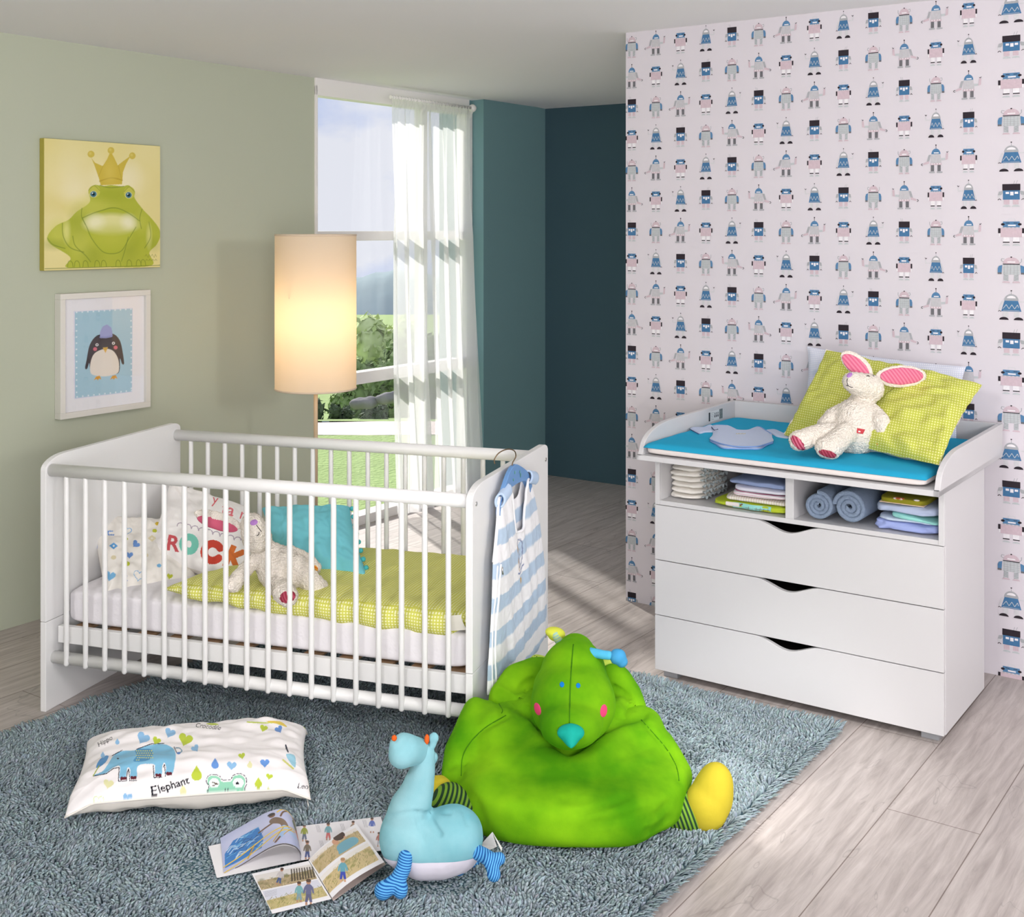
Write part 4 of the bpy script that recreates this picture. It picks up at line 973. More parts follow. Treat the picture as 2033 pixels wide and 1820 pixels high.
def bunny(f, Y, name_label, group, parts, base):
    """f: local picture coordinates -> photo pixels; every joint stands at its own depth Y+dy"""
    k = Y/FPX/f.s
    def P(x, y, dy=0): a, b = f(x, y); return W(a, b, Y+dy)
    root = thing('plush_bunny', name_label, 'stuffed toy', P(*base), 0, None)
    body = blob('body', [('c', [(P(x, y, dy), r*k*1.06) for x, y, dy, r in ch]) for ch in parts['body']], fleece, root, voxel=.0042, smooth=3, fur=.0030, furscale=125)
    bv = bvh_of(body)
    for e in parts['ears']:
        (x0, y0, d0), (x1, y1, d1), w_, col = e[:4]; a, b = P(x0, y0, d0), P(x1, y1, d1); c = (a+b)/2; L = (b-a).length/2
        ear = blob('ear', [ellM(c, b-a, L*1.06, w_*k*1.12, .011)], fleece, root, voxel=.0035, smooth=2, fur=.0016, furscale=120)
        off = Vector((e[4] if len(e) > 4 else 0, -.0075, e[5] if len(e) > 5 else 0))
        inn = blob('ear_lining', [ellM(c+off, b-a, L*.90, w_*k*.86, .0075)], col, ear, voxel=.0025, smooth=2, wr=.001, wrscale=40)
    for (nm, ox, m, l) in parts['patches']: patch(nm, bv, [f(*p) for p in ox], m, root, l)
    for (nm, pts, r) in parts['threads']: seam(nm, bv, [f(*p) for p in pts], r, black, root, .0008)
    return root, bv
def mk(x0, y0, s):
    def f(x, y): return (x0+x/s, y0+y/s)
    f.s = s; return f
fb_ = mk(400, 980, 5.35)
b1 = {'body': [
    [(540, 330, -.02, 118), (560, 390, -.02, 135), (590, 470, .0, 150)],            # head
    [(590, 470, .0, 140), (640, 560, .03, 95), (760, 700, .03, 165)],
    [(760, 720, .03, 185), (830, 800, .02, 225), (900, 880, .02, 200)],             # trunk
    [(640, 650, .02, 80), (520, 740, .0, 74), (430, 850, -.03, 76), (340, 960, -.05, 84)],   # left arm
    [(930, 640, .05, 90), (1040, 680, .07, 85), (1150, 740, .07, 80), (1210, 790, .06, 62)], # right arm
    [(1030, 760, .0, 105), (1090, 860, -.01, 110), (1200, 980, -.02, 112), (1260, 1010, -.02, 92)],
    [(760, 930, -.03, 95), (840, 1010, -.07, 100), (880, 1050, -.10, 112), (915, 1085, -.12, 105)]],
  'ears': [((420, 350, .0), (-70, 200, .0), 74, dpink, 0, -.012), ((540, 300, .04), (440, 245, .05), 40, dpink)],
  'patches': [('nose', ellpx(557, 305, 42, 30, -.3), purple, .0015), ('foot_sole', ellpx(915, 1095, 88, 66, -.35), dkred, .0022), ('paw_lining', ellpx(1215, 790, 20, 34, -.5), orange_st, .0015)],
  'threads': [('mouth_thread', [(585, 335), (610, 370), (635, 402)], .0011), ('mouth_thread', [(612, 405), (608, 432), (585, 446)], .0011), ('eye_thread', [(412, 380), (404, 396), (408, 410)], .0014)]}
bunny(fb_, 3.90, 'cream plush bunny lying on the green quilt in the cot, red foot sole forward', None, b1, (850, 1150, 0))
fd_ = mk(1540, 680, 4.84)
b2 = {'body': [
    [(735, 375, -.05, 88), (790, 400, -.03, 108), (900, 440, .0, 132)],
    [(880, 470, .0, 120), (830, 560, .01, 108), (800, 640, .0, 130), (770, 740, -.01, 190)],
    [(770, 740, -.02, 196), (765, 850, -.03, 218)],
    [(940, 670, -.04, 76), (1015, 760, -.09, 78), (1045, 870, -.11, 80), (1035, 965, -.12, 68)],
    [(640, 700, .0, 110), (560, 720, .0, 90), (480, 800, -.02, 80)],
    [(640, 880, -.04, 110), (520, 870, -.07, 96), (400, 880, -.09, 88), (270, 930, -.12, 92), (225, 940, -.12, 92)],
    [(760, 860, -.06, 100), (660, 880, -.10, 100), (590, 950, -.13, 100), (520, 1010, -.16, 104), (480, 1010, -.16, 92)]],
  'ears': [((920, 330, .02), (640, 100, .04), 88, pinkm, -.006, -.002), ((970, 330, .02), (1440, 320, .05), 98, pinkm, 0, .002)],
  'patches': [('nose', ellpx(710, 312, 32, 20, -.6), purple, .0015), ('foot_sole', ellpx(215, 968, 98, 42, .85), redm, .0025), ('foot_sole', ellpx(500, 1068, 92, 34, .28), dkred, .0025), ('paw_lining', ellpx(972, 930, 16, 60, -.15), orange_st, .0015), ('sewn_tag', [(782, 820), (860, 835), (838, 878), (776, 868)], mat('red_tag', (186, 50, 60), .7), .003), ('sewn_tag_print', [(790, 848), (815, 852), (812, 862), (786, 860)], mat('white_thread', (236, 232, 230), .7), .0045)],
  'threads': [('mouth_thread', [(690, 345), (686, 380), (696, 412)], .0011), ('mouth_thread', [(696, 412), (715, 424), (740, 430)], .0011), ('mouth_thread', [(696, 412), (688, 416), (680, 410)], .0011), ('eye_thread', [(872, 324), (888, 318), (900, 326)], .0013), ('eye_thread', [(932, 322), (944, 320)], .0012)]}
bunny(fd_, 4.10, 'cream plush bunny with pink striped ears sitting against the green pillow on the changing mat', None, b2, (760, 1040, 0))

# ---------------------------------------------------------------- green creature bean bag
def velv(name, rgb, rgb2):
    m = mat(name, rgb, .9, .1, sheen=.45, bump=('noise', 420, .25, .0012)); t = m.node_tree; b = t.nodes['Principled BSDF']
    tc = N(t, 'ShaderNodeTexCoord'); n = N(t, 'ShaderNodeTexNoise', i_Scale=5.5, i_Detail=5.0); t.links.new(tc.outputs['Object'], n.inputs['Vector'])
    r = N(t, 'ShaderNodeValToRGB'); r.color_ramp.elements[0].position = .35; r.color_ramp.elements[0].color = srgb(*rgb); r.color_ramp.elements[1].position = .72; r.color_ramp.elements[1].color = srgb(*rgb2)
    t.links.new(n.outputs['Fac'], r.inputs[0]); t.links.new(r.outputs[0], b.inputs['Base Color']); return m
gv = velv('green_plush', (68, 134, 6), (126, 182, 20)); seamg = mat('green_seam', (62, 118, 14), .9, .1)
bag = thing('bean_bag', 'big bright green creature-shaped bean bag with teal beak and yellow feet on the rug', 'bean bag', (.15, 3.37, .01))
def gW(x, y, Y): return W(860+x/3.873, 1230+y/3.873, Y-.05)
def fold(co, n):
    # the middle of the front is drawn in under the beak; soft creases run along the foot
    d = co-Vector((.155, 3.17, .235)); g = math.exp(-(d.x/.07)**2-(d.z/.05)**2)
    co = co+Vector((0, .035*g, -.03*g))
    co = co+n*(.006*math.sin((co.x*.5+co.z*1.6)*46+2*noise.noise(co*5))*math.exp(-((co.z-.05)/.05)**2)*max(0, noise.noise(co*4+Vector((1, 1, 1)))))
    return co
shapes = [('m', sqmesh((.156, 3.385, .086), (.330, .345, .080), .5, .84, 60)),
          ('e', (.156, 3.42, .110), (.312, .29, .115)), ('e', (.150, 3.49, .15), (.235, .19, .115)),
          ('e', (.002, 3.44, .165), (.125, .14, .078), Matrix.Rotation(.35, 3, 'Y')), ('e', (.312, 3.44, .153), (.125, .14, .070), Matrix.Rotation(-.35, 3, 'Y')),
          ('c', [(gW(330, 690, 3.52), .035), (gW(200, 1000, 3.40), .045), (gW(190, 1200, 3.34), .05)]),
          ('c', [(gW(1600, 760, 3.52), .035), (gW(1800, 1010, 3.42), .04), (gW(1860, 1210, 3.36), .045)]),
          ('c', [(gW(1730, 1560, 3.20), .022), (gW(1640, 1480, 3.22), .05)])]
body = blob('body', shapes, gv, bag, voxel=.011, smooth=9, wr=.010, wrscale=8, deform=fold)
gl = lambda pts: [(860+x/3.873, 1230+y/3.873) for x, y in pts]
SEAMS = [gl([(560, 735), (400, 830), (280, 950), (225, 1060), (215, 1200)]), gl([(1600, 770), (1700, 880), (1800, 1000), (1870, 1130), (1890, 1240)]), gl([(480, 610), (530, 690), (525, 720)])]
grooves(body, [(q, .007, 5) for q in SEAMS]+[
  (gl([(700, 690), (850, 860), (1000, 1005), (1060, 1025), (1180, 950), (1290, 860), (1470, 780), (1610, 720)]), .016, 9),
  (gl([(720, 800), (860, 960), (1000, 1075), (1080, 1090), (1210, 1020), (1330, 940), (1480, 860)]), -.012, 15),
  (gl([(470, 590), (600, 650), (740, 700)]), .012, 8), (gl([(790, 960), (880, 985), (980, 1010)]), .007, 5), (gl([(640, 640), (560, 740), (420, 800)]), .006, 7),
  (gl([(1100, 1490), (1300, 1430), (1480, 1370)]), .007, 8), (gl([(1250, 1560), (1450, 1530), (1650, 1470)]), .007, 8), (gl([(980, 1380), (1080, 1395), (1180, 1400)]), .005, 7),
  (gl([(1640, 1640), (1740, 1600), (1810, 1530)]), .008, 7), (gl([(1600, 1560), (1720, 1500), (1800, 1420)]), .006, 8), (gl([(1450, 1050), (1600, 1010), (1700, 960)]), .004, 9), (gl([(120, 1130), (180, 1110), (240, 1090)]), .010, 6),
  (gl([(250, 1300), (330, 1420), (380, 1560)]), .008, 10), (gl([(600, 1100), (640, 1300), (700, 1500)]), .004, 16), (gl([(1290, 1130), (1250, 1250), (1300, 1350)]), .003, 14)])
wingL = blob('hood', [('c', [(gW(560, 620, 3.60), .052), (gW(660, 500, 3.64), .058), (gW(780, 420, 3.66), .050), (gW(830, 380, 3.66), .035)]), ('c', [(gW(560, 600, 3.60), .05), (gW(700, 700, 3.55), .05)])], gv, bag, voxel=.008, smooth=6, wr=.008, wrscale=14)
wingR = blob('hood', [('c', [(gW(1530, 690, 3.58), .046), (gW(1460, 580, 3.62), .052), (gW(1400, 470, 3.65), .048), (gW(1370, 430, 3.65), .035)]), ('c', [(gW(1500, 680, 3.58), .045), (gW(1400, 760, 3.5), .045)])], gv, bag, voxel=.008, smooth=6, wr=.008, wrscale=14)
grooves(wingL, [(gl([(760, 470), (700, 510), (650, 600), (640, 680)]), .012, 7), (gl([(500, 560), (600, 610), (700, 690)]), .010, 7), (gl([(560, 480), (640, 560)]), .006, 8)])
grooves(wingR, [(gl([(1380, 520), (1460, 560), (1530, 620), (1530, 690)]), .012, 6), (gl([(1470, 640), (1520, 700), (1440, 740)]), .009, 6)])
spot = mat('lime_spotted_cotton', (178, 200, 80), .85, .1, sheen=.1)
if True:
    t = spot.node_tree; tc = N(t, 'ShaderNodeTexCoord'); v = N(t, 'ShaderNodeTexVoronoi', i_Scale=70.0); t.links.new(tc.outputs['Object'], v.inputs['Vector'])
    g = N(t, 'ShaderNodeMath', operation='LESS_THAN'); g.inputs[1].default_value = .16; t.links.new(v.outputs['Distance'], g.inputs[0])
    mx = N(t, 'ShaderNodeMix', data_type='RGBA'); mx.inputs[6].default_value = srgb(178, 200, 80); mx.inputs[7].default_value = srgb(50, 60, 40); t.links.new(g.outputs[0], mx.inputs[0]); t.links.new(mx.outputs[2], t.nodes['Principled BSDF'].inputs['Base Color'])
for pts in ([(gW(745, 368, 3.69), .024), (gW(800, 345, 3.71), .030), (gW(850, 350, 3.70), .026)], [(gW(1330, 365, 3.69), .026), (gW(1385, 370, 3.69), .026), (gW(1400, 400, 3.69), .020)]):
    blob('hood_lining', [('c', pts)], spot, bag, voxel=.006, smooth=4, wr=.004, wrscale=30)
hd = [('e', gW(1075, 640, 3.40), (.118, .115, .112)), ('e', gW(1080, 420, 3.47), (.093, .10, .10)), ('e', gW(1095, 270, 3.52), (.058, .075, .060)), ('e', gW(1060, 800, 3.30), (.088, .085, .062)), ('e', gW(1070, 545, 3.43), (.112, .10, .09))]
head = blob('head', hd, gv, bag, voxel=.008, smooth=8, wr=.004, wrscale=10)
hb = bvh_of(head)
g2p = lambda pts: [(860+x/3.873, 1230+y/3.873) for x, y in pts]
def gp2(cx, cy, rx, ry, rot=0): return g2p(ellpx(cx, cy, rx, ry, rot))
blue_f = mat('blue_felt', (22, 116, 190), .8, .1); pink_f = mat('magenta_felt', (214, 66, 112), .8, .1)
for e_ in ((990, 498, 18, 22), (1115, 506, 17, 20)):
    patch('eye', hb, gp2(*e_), blue_f, head, .002)
for e_ in ((803, 686, 25, 50, -.28), (1311, 700, 27, 50, .12)): patch('cheek', hb, gp2(*e_), pink_f, head, .002)
seam('head_seam', hb, g2p([(1078, 190), (1068, 300), (1058, 450), (1052, 600), (1048, 800)]), .0020, seamg, head, -.0004)
bk_ = gW(1058, 872, 3.235); tip = gW(1062, 985, 3.135); ax = (tip-bk_); L = ax.length
q = ax.to_track_quat('Z', 'Y').to_matrix()
blob('beak', [('e', gW(1058, 868, 3.215), (.0365, .026, .022)), ('c', [(gW(1058, 880, 3.212), .027), (gW(1060, 930, 3.195), .0165), (gW(1062, 972, 3.18), .006)])], mat('teal_cotton', (14, 158, 142), .75, .2, sheen=.2), bag, voxel=.003, smooth=5)
bb_ = bvh_of(body)
for q in SEAMS: seam('side_seam', bb_, q, .0014, seamg, bag, .0002)
yel = mat('yellow_cotton', (184, 168, 46), .8, .15, sheen=.15, bump=('noise', 60, .2, .004)); cuff_m = stripes('green_striped_knit', (1, .1, .35), .0105, (116, 158, 48), (34, 62, 40), .5)
cuffl = stripes('green_striped_knit_left', (1, .2, -.6), .0105, (116, 158, 48), (34, 62, 40), .5)
def pW(x, y, Y): return W(x, y, Y-.075)
blob('leg_cuff', [('c', [(pW(1330, 1608, 3.32), .052), (pW(1372, 1612, 3.30), .056)])], cuff_m, bag, voxel=.006, smooth=4)
blob('foot', [('e', pW(1414, 1578, 3.30), (.056, .060, .088), Matrix.Rotation(.22, 3, 'Y')), ('e', pW(1402, 1600, 3.29), (.058, .06, .066))], yel, bag, voxel=.006, smooth=6, wr=.003, wrscale=18)
blob('leg_cuff', [('c', [(pW(935, 1608, 3.26), .045), (pW(893, 1592, 3.28), .050)])], cuffl, bag, voxel=.006, smooth=4)
blob('foot', [('e', pW(872, 1585, 3.33), (.062, .055, .060)), ], yel, bag, voxel=.006, smooth=5)
# feelers
lv = mat('pale_green_knob', (206, 212, 74), .8, .1); gst = stripes('grey_green_striped_cotton', (-.45, .1, .9), .0075, (150, 190, 176), (196, 206, 130), .6)
blue_c = mat('blue_cotton', (78, 172, 208), .75, .15, sheen=.15); blue_d = mat('knob_blue_cotton', (64, 144, 190), .75, .15, sheen=.15)
st = blob('feeler', [('c', [(gW(1010, 215, 3.56), .0125), (gW(965, 160, 3.57), .0125), (gW(940, 115, 3.57), .012)])], gst, bag, voxel=.003, smooth=3)
kn = blob('knob', [('e', gW(938, 100, 3.585), (.030, .025, .016), Matrix.Rotation(.15, 3, 'Y')), ('e', gW(950, 118, 3.585), (.026, .022, .018))], lv, bag, voxel=.0035, smooth=3)
st2 = blob('feeler', [('c', [(gW(1150, 230, 3.47), .0115), (gW(1230, 256, 3.44), .0135), (gW(1350, 275, 3.42), .0125)])], blue_c, bag, voxel=.003, smooth=3, wr=.0015, wrscale=50)
kn2 = blob('knob', [('e', gW(1420, 285, 3.42), (.024, .022, .022)), ('e', gW(1450, 320, 3.42), (.017, .017, .017))], blue_d, bag, voxel=.0035, smooth=3, wr=.001, wrscale=60)
for a_, b_ in ((st, kn), (st2, kn2)):
    adopt(b_, a_)

# ---------------------------------------------------------------- turquoise giraffe
gx = 4.92
def hW(x, y, Y=2.95): return W(720+x/gx, 1430+y/gx, Y)
hk = 2.95/FPX/gx*1.07
tb = (96, 186, 206); 
gir = thing('plush_giraffe', 'turquoise long-necked plush giraffe with blue striped legs standing on the rug', 'stuffed toy', (hW(650, 1200).x, 2.95, .012))
gm2 = velv('turquoise_plush', (106, 166, 176), (146, 190, 196))
bellym = mat('white_plush', (214, 210, 220), .9, .1, sheen=.2)
gb = blob('body', [('c', [(hW(440, 1130), 270*hk), (hW(600, 1190), 300*hk), (hW(740, 1190), 300*hk), (hW(870, 1150), 292*hk)]), ('c', [(hW(300, 1250), 115*hk), (hW(440, 1200), 230*hk)]), ('c', [(hW(900, 1180), 230*hk), (hW(1060, 1200), 110*hk)]),
  ('c', [(hW(440, 1030), 225*hk), (hW(470, 860), 195*hk), (hW(535, 700), 155*hk), (hW(575, 540), 125*hk), (hW(595, 400), 112*hk), (hW(605, 330), 100*hk)])], gm2, gir, voxel=.005, smooth=5, wr=.004, wrscale=16,
  deform=lambda co, n: co+n*(-.006*math.exp(-(((co.x-hW(640, 960).x)/.022)**2+((co.z-hW(640, 960).z)/.03)**2))))
hl_ = lambda pts: [(720+x/gx, 1430+y/gx) for x, y in pts]
grooves(gb, [(hl_([(520, 900), (540, 1000), (580, 1100), (600, 1190)]), .004, 3.5), (hl_([(640, 925), (690, 1020), (750, 1110)]), .007, 6), (hl_([(270, 930), (420, 905), (560, 900), (640, 920)]), .004, 4), (hl_([(740, 880), (790, 900), (850, 905)]), .004, 4), (hl_([(980, 880), (1010, 960), (1020, 1010)]), .004, 5)])
# white belly: the same skin, lower part, a hair outside the body
bel = gb.copy(); bel.data = gb.data.copy(); bel.name = 'belly'; COL.objects.link(bel)
bm = bmesh.new(); bm.from_mesh(bel.data)
p1, p2, p3 = hW(160, 1275, 2.95), hW(560, 1392, 2.87), hW(1110, 1235, 2.97); nn = (p2-p1).cross(p3-p1).normalized(); nn = nn if nn.z > 0 else -nn
bmesh.ops.bisect_plane(bm, geom=bm.verts[:]+bm.edges[:]+bm.faces[:], plane_co=p1, plane_no=nn, clear_outer=True)
for v in bm.verts: v.co += v.normal*.0018
bm.to_mesh(bel.data); bm.free(); bel.data.materials.clear(); bel.data.materials.append(bellym)
hdg = blob('head', [('c', [(hW(540, 300, 2.95), 118*hk), (hW(420, 290, 2.92), 145*hk), (hW(385, 330, 2.91), 125*hk)]), ('c', [(hW(400, 230, 2.92), 100*hk), (hW(345, 240, 2.91), 80*hk), (hW(350, 340, 2.91), 92*hk)])], gm2, gir, voxel=.004, smooth=5)
org = mat('orange_felt', (206, 92, 36), .85, .1)
def nest(part, ch, root):
    adopt(ch, part)
nest(hdg, blob('nostril', [('e', hW(308, 172, 2.885), (.0068, .006, .0075))], org, None, voxel=.0015, smooth=2), gir)
ear = blob('ear', [('e', hW(695, 170, 2.95), (46*hk, .010, 52*hk)), ('c', [(hW(690, 220, 2.95), 34*hk), (hW(660, 290, 2.95), 30*hk)])], gm2, gir, voxel=.003, smooth=3)
nest(ear, blob('ear_lining', [('e', hW(627, 185, 2.945), (24*hk, .007, 50*hk), Matrix.Rotation(.05, 3, 'Y'))], org, None, voxel=.002, smooth=2), gir)
blob('ear', [('e', hW(700, 360, 2.98), (34*hk, .012, 48*hk)), ('c', [(hW(690, 400, 2.98), 28*hk), (hW(660, 330, 2.98), 30*hk)])], gm2, gir, voxel=.003, smooth=3)
def leg(chains, d, nm='leg'):
    sm_ = stripes('blue_striped_knit_%d' % len([m for m in MATS if m.startswith('blue_striped')]), d, .0055, (92, 164, 214), (24, 82, 150), .55, sheen=.15)
    return blob(nm, [('c', [(hW(x, y, Y), r*hk) for x, y, Y, r in ch]) for ch in chains], sm_, gir, voxel=.0028, smooth=4)
leg([[(420, 1330, 2.88, 66), (400, 1440, 2.87, 68), (340, 1560, 2.86, 72), (250, 1630, 2.85, 74), (200, 1660, 2.84, 80)], [(340, 1560, 2.86, 72), (365, 1640, 2.85, 72), (370, 1670, 2.84, 62)]], (.25, .1, 1))
leg([[(1080, 1270, 2.92, 66), (1170, 1310, 2.90, 66), (1270, 1370, 2.88, 66), (1335, 1350, 2.88, 56)], [(1240, 1360, 2.88, 66), (1275, 1450, 2.87, 58), (1282, 1505, 2.86, 62)]], (.9, .1, -.35))
leg([[(930, 1400, 2.98, 60), (940, 1448, 2.97, 62)]], (.3, 0, -1), 'leg')
leg([[(1060, 1330, 3.02, 56), (1085, 1375, 3.02, 58)]], (1, 0, .2), 'leg')
# care label
b = MB(); A, B_, C_, D_ = hW(1150, 1215, 3.02), hW(1265, 1090, 3.02), hW(1310, 1230, 3.00), hW(1240, 1265, 2.99)
b.add([A, B_, C_, D_], [(0, 1, 2, 3)]); b.add([B_, C_+Vector((.012, .01, -.008)), hW(1355, 1280, 3.0)], [(0, 1, 2)])
o = b.build('care_label', mat('white_satin', (220, 218, 216), .5)); adopt(o, gir); md = o.modifiers.new('s', 'SOLIDIFY'); md.thickness = .0012
# ---------------------------------------------------------------- changing mat and what lies on it
blue_t = mat('petrol_blue_towelling', (40, 158, 196), .9, .1, sheen=.25, bump=('noise', 30, .2, .006), mottle=(4, .04))
mroot = thing('changing_mat', 'petrol blue changing mat with white piped side lying in the changing top', 'changing mat', D(.49, .27, .808), RD)
def matpt(u, v, z): return (-.485+.97*u, -.355+.735*v, z)
m_ = sqmesh((0, .012, .019), (.487, .367, .019), .35, .07, 60); m_.v = [v for v in m_.v]
m_.build('mat_base', mat('white_towelling', (228, 220, 216), .9, .1, bump=('noise', 200, .3, .002)), mroot)
def topf(u, v):
    a, b_ = 2*u-1, 2*v-1; e = max(0, 1-abs(a)**40)**.5*max(0, 1-abs(b_)**30)**.5
    return ((a*.489), .012+b_*.370, .026+.018*e+.0028*e*(noise.noise(Vector((a*3, b_*4, 2)))+.6*noise.noise(Vector((a*9+b_*4, b_*3, 5)))))
b = MB(); b.grid(topf, 120, 90); b.grid(lambda u, v: (.489*(2*u-1), .012+.370*(2*v-1), .0255), 4, 4); b.build('cover', blue_t, mroot)
ZM = .808+.044
# bodysuit
oz = mat('pale_blue_cotton', (190, 202, 226), .85, .1, sheen=.15, bump=('noise', 60, .25, .003)); ozd = mat('pale_blue_trim', (128, 160, 212), .85, .1)
def oG(x, y, z=ZM): return G(1340+x/7.82, 780+y/7.82, z)
on = thing('baby_bodysuit', 'pale blue long-sleeved baby bodysuit laid flat on the changing mat', 'bodysuit', tuple(oG(1000, 700)))
def flat(outline, name, m, parent, th_=.006, z=ZM, lump=.0012, ring=10, sm_=True):
    O = [oG(x, y, z) for x, y in (catmull(outline, True, 5) if sm_ else outline)]; c = sum(O, Vector())/len(O); n = len(O); mb = MB(); vs = []
    for r in range(ring+1):
        f = r/ring
        for p in O:
            q = c.lerp(p, f); h = th_*(max(0, 1-f**6))**.5
            vs.append((q.x, q.y, z+.0005+h+lump*(noise.noise(Vector((q.x*30, q.y*30, 1)))+.3)*(1-f**4)))
    fs = [(r*n+i, r*n+(i+1) % n, (r+1)*n+(i+1) % n, (r+1)*n+i) for r in range(ring) for i in range(n)]; mb.add(vs, fs, 0, True)
    return adopt(mb.build(name, m), parent)
flat([(232, 562), (300, 545), (440, 545), (560, 505), (640, 560), (600, 610), (470, 615), (370, 635)], 'sleeve', oz, on, .006)
flat([(1400, 590), (1470, 575), (1560, 580), (1700, 640), (1775, 655), (1770, 700), (1730, 712), (1600, 690), (1540, 660), (1500, 640)], 'sleeve', oz, on, .006)
flat([(545, 720), (700, 800), (900, 830), (1100, 835), (1290, 830), (1420, 790), (1525, 760), (1440, 790), (1320, 868), (1150, 868), (900, 862), (730, 850), (640, 790)], 'back_panel', oz, on, .004, z=ZM)
bodyo = flat([(570, 520), (620, 498), (780, 500), (880, 540), (960, 575), (1100, 582), (1200, 565), (1290, 528), (1330, 528), (1430, 590), (1500, 640), (1510, 690), (1528, 745), (1420, 790), (1290, 826), (1100, 832), (900, 822), (700, 780), (545, 718), (580, 660), (590, 600)], 'front_panel', oz, on, .005, z=ZM+.003)
for nm_, pts in (('neck_trim', [(620, 500), (780, 505), (890, 548), (980, 578), (1110, 582), (1220, 562), (1310, 527), (1400, 575), (1490, 630)]), ('leg_trim', [(545, 722), (700, 783), (900, 826), (1100, 836), (1290, 828), (1420, 792), (1525, 755)]), ('back_leg_trim', [(548, 745), (640, 795), (735, 852), (900, 864), (1150, 868), (1320, 866), (1430, 805), (1520, 775)])):
    tb_ = MB(); tb_.tube([oG(x, y, ZM+(.003 if 'back' in nm_ else .006)) for x, y in catmull(pts, False, 5)], .0024, 6); adopt(tb_.build(nm_, ozd), on)
tb_ = MB(); tb_.tube([oG(230, 560, ZM+.005), oG(300, 600, ZM+.004), oG(372, 636, ZM+.004)], .0016, 6); tb_.tube([oG(570, 528, ZM+.0085), oG(605, 575, ZM+.0095), oG(665, 562, ZM+.0095)], .0016, 6)
adopt(tb_.build('cuff_trim', mat('navy_thread', (60, 80, 130), .8)), on)
pm_ = MB()
for k in range(6): pm_.tube([oG(950+k*26, 626+(k % 2)*8, ZM+.0105), oG(964+k*26, 634-(k % 2)*8, ZM+.0105)], .0008, 5)
adopt(pm_.build('embroidery', mat('yellow_thread', (226, 206, 130), .8)), on)
# pillows on the changing top
WYp = lambda px, off=0: (lambda s: (WPL+EV*s-DV*off).y)(wq(px))
yq = dots('yellow_check', (.92, -.35, -.15), (.2, .1, 1), .0085, (186, 192, 74), (222, 222, 150), .55)
BLp, BRp, TRp, TLp = G(1556, 862, .862), G(1866, 924, .868), W(1950, 764, 4.12), W(1640, 694, 4.50)
o, ysurf = pillow('check_pillow', [TLp, TRp, BRp, BLp], .05, yq, None, n=(90, 90), seed=9, wr=.022, pinch=.05, back=plain)
tag(o, 'lime yellow pillow with tiny white checks behind the bunny on the changing top', 'pillow')
sb = MB(); P = [ysurf(.62-.14*t_+.02*math.sin(t_*5), 1-t_*.9, 1)-Vector((0, .0005, 0)) for t_ in [i/30 for i in range(31)]]; sb.tube(P, .0011, 6)
adopt(sb.build('cover_seam', mat('olive_thread', (120, 124, 50), .9)), o)
wqm = dots('white_blue_check', (.82, -.57, 0), (0, 0, 1), .007, (206, 210, 226), (232, 234, 240), .5)
o, _ = pillow('pale_pillow', [W(1603, 688, WYp(1603, .062)), W(1918, 728, WYp(1915, .062)), W(1900, 880, WYp(1890, .13)), W(1590, 830, WYp(1590, .11))], .028, wqm, None, n=(70, 60), seed=12, wr=.010, pinch=.05)
tag(o, 'pale blue-white checked pillow leaning on the robot wallpaper behind the lime pillow', 'pillow')

# ---------------------------------------------------------------- nappies, clothes and towels in the compartments
def folded(name, x0, x1, y0, y1, z0, h, m, label, cat, group, seed, parts=None, ev=.55, eh=.35, rot=0, wr=.006, tilt=0):
    c = ((x0+x1)/2, (y0+y1)/2, z0+h/2); R_ = Matrix.Rotation(rot, 3, 'Z') @ Matrix.Rotation(tilt, 3, 'Y')
    s_ = sqmesh((0, 0, 0), ((x1-x0)/2, (y1-y0)/2, h/2), ev, eh, 64)
    def pt(v):
        v = Vector(v); n_ = noise.noise(Vector((v.x*16+seed*3, v.y*12, v.z*60+seed))); n2 = noise.noise(Vector((v.x*45, v.y*20+seed, v.z*110)))
        v.z += wr*.45*n_; v.y += wr*1.1*n2+wr*.6*n_; v.x += wr*.5*n2
        return R_ @ v
    s_.v = [tuple(pt(v)) for v in s_.v]
    # sharp fold lines seen on the front edge
    o = s_.build(name, m, None); o.location = D(*c); o.rotation_euler = (0, 0, RD); tag(o, label, cat, group); return o
nap = mat('nappy_white', (238, 234, 226), .75, .2, bump=('noise', 70, .5, .004))
rn = random.Random(7); z = .634
NL = ['bottom nappy of the stack in the left compartment', 'second lowest nappy of the stack in the left compartment', 'third nappy from below in the left compartment stack', 'fourth nappy from below in the left compartment stack', 'third nappy from the top of the left compartment stack', 'second nappy from the top of the left compartment stack', 'topmost nappy, tucked right under the changing top']
for i in range(7):
    h = .0195; j = rn.uniform(-.006, .006)
    folded('nappy', .022+j+.002*i*(i > 4), .150+j, .05+rn.uniform(0, .012), .30, z, h+.004, nap, 'white folded '+NL[i], 'nappy', 'stack of white nappies', i, ev=.7, eh=.5, wr=.007); z += h
    # elastic ruffle on its side
    ob = bpy.context.scene.objects
for i, o in enumerate([o for o in ob if o.name.startswith('nappy')]):
    rf = MB(); rf.grid(lambda u, v: (.060+.012*v+.003*math.sin(u*50+i), -.10+.2*u, .007*math.sin(u*38+i*2)*v+.003*math.sin(u*90)), 60, 5)
    r_ = rf.build('ruffle', mat('nappy_elastic', (176, 186, 188), .8, .1), o, fixn=False)
def cl(n, rgb, **k): return mat(n, rgb, .9, .1, sheen=.15, bump=('noise', 50, .3, .003), **k)
stripe_p = stripes('pink_thin_striped_cotton', (0, 0, 1), .0075, (232, 226, 228), (196, 120, 150), .82)
wst = stripes('cream_striped_cotton', (1, .2, 0), .009, (232, 226, 218), (206, 196, 160), .8)
lime = cl('lime_cotton', (182, 200, 56)); mint = cl('mint_cotton', (150, 214, 206))
g_ = 'folded clothes in the left compartment'
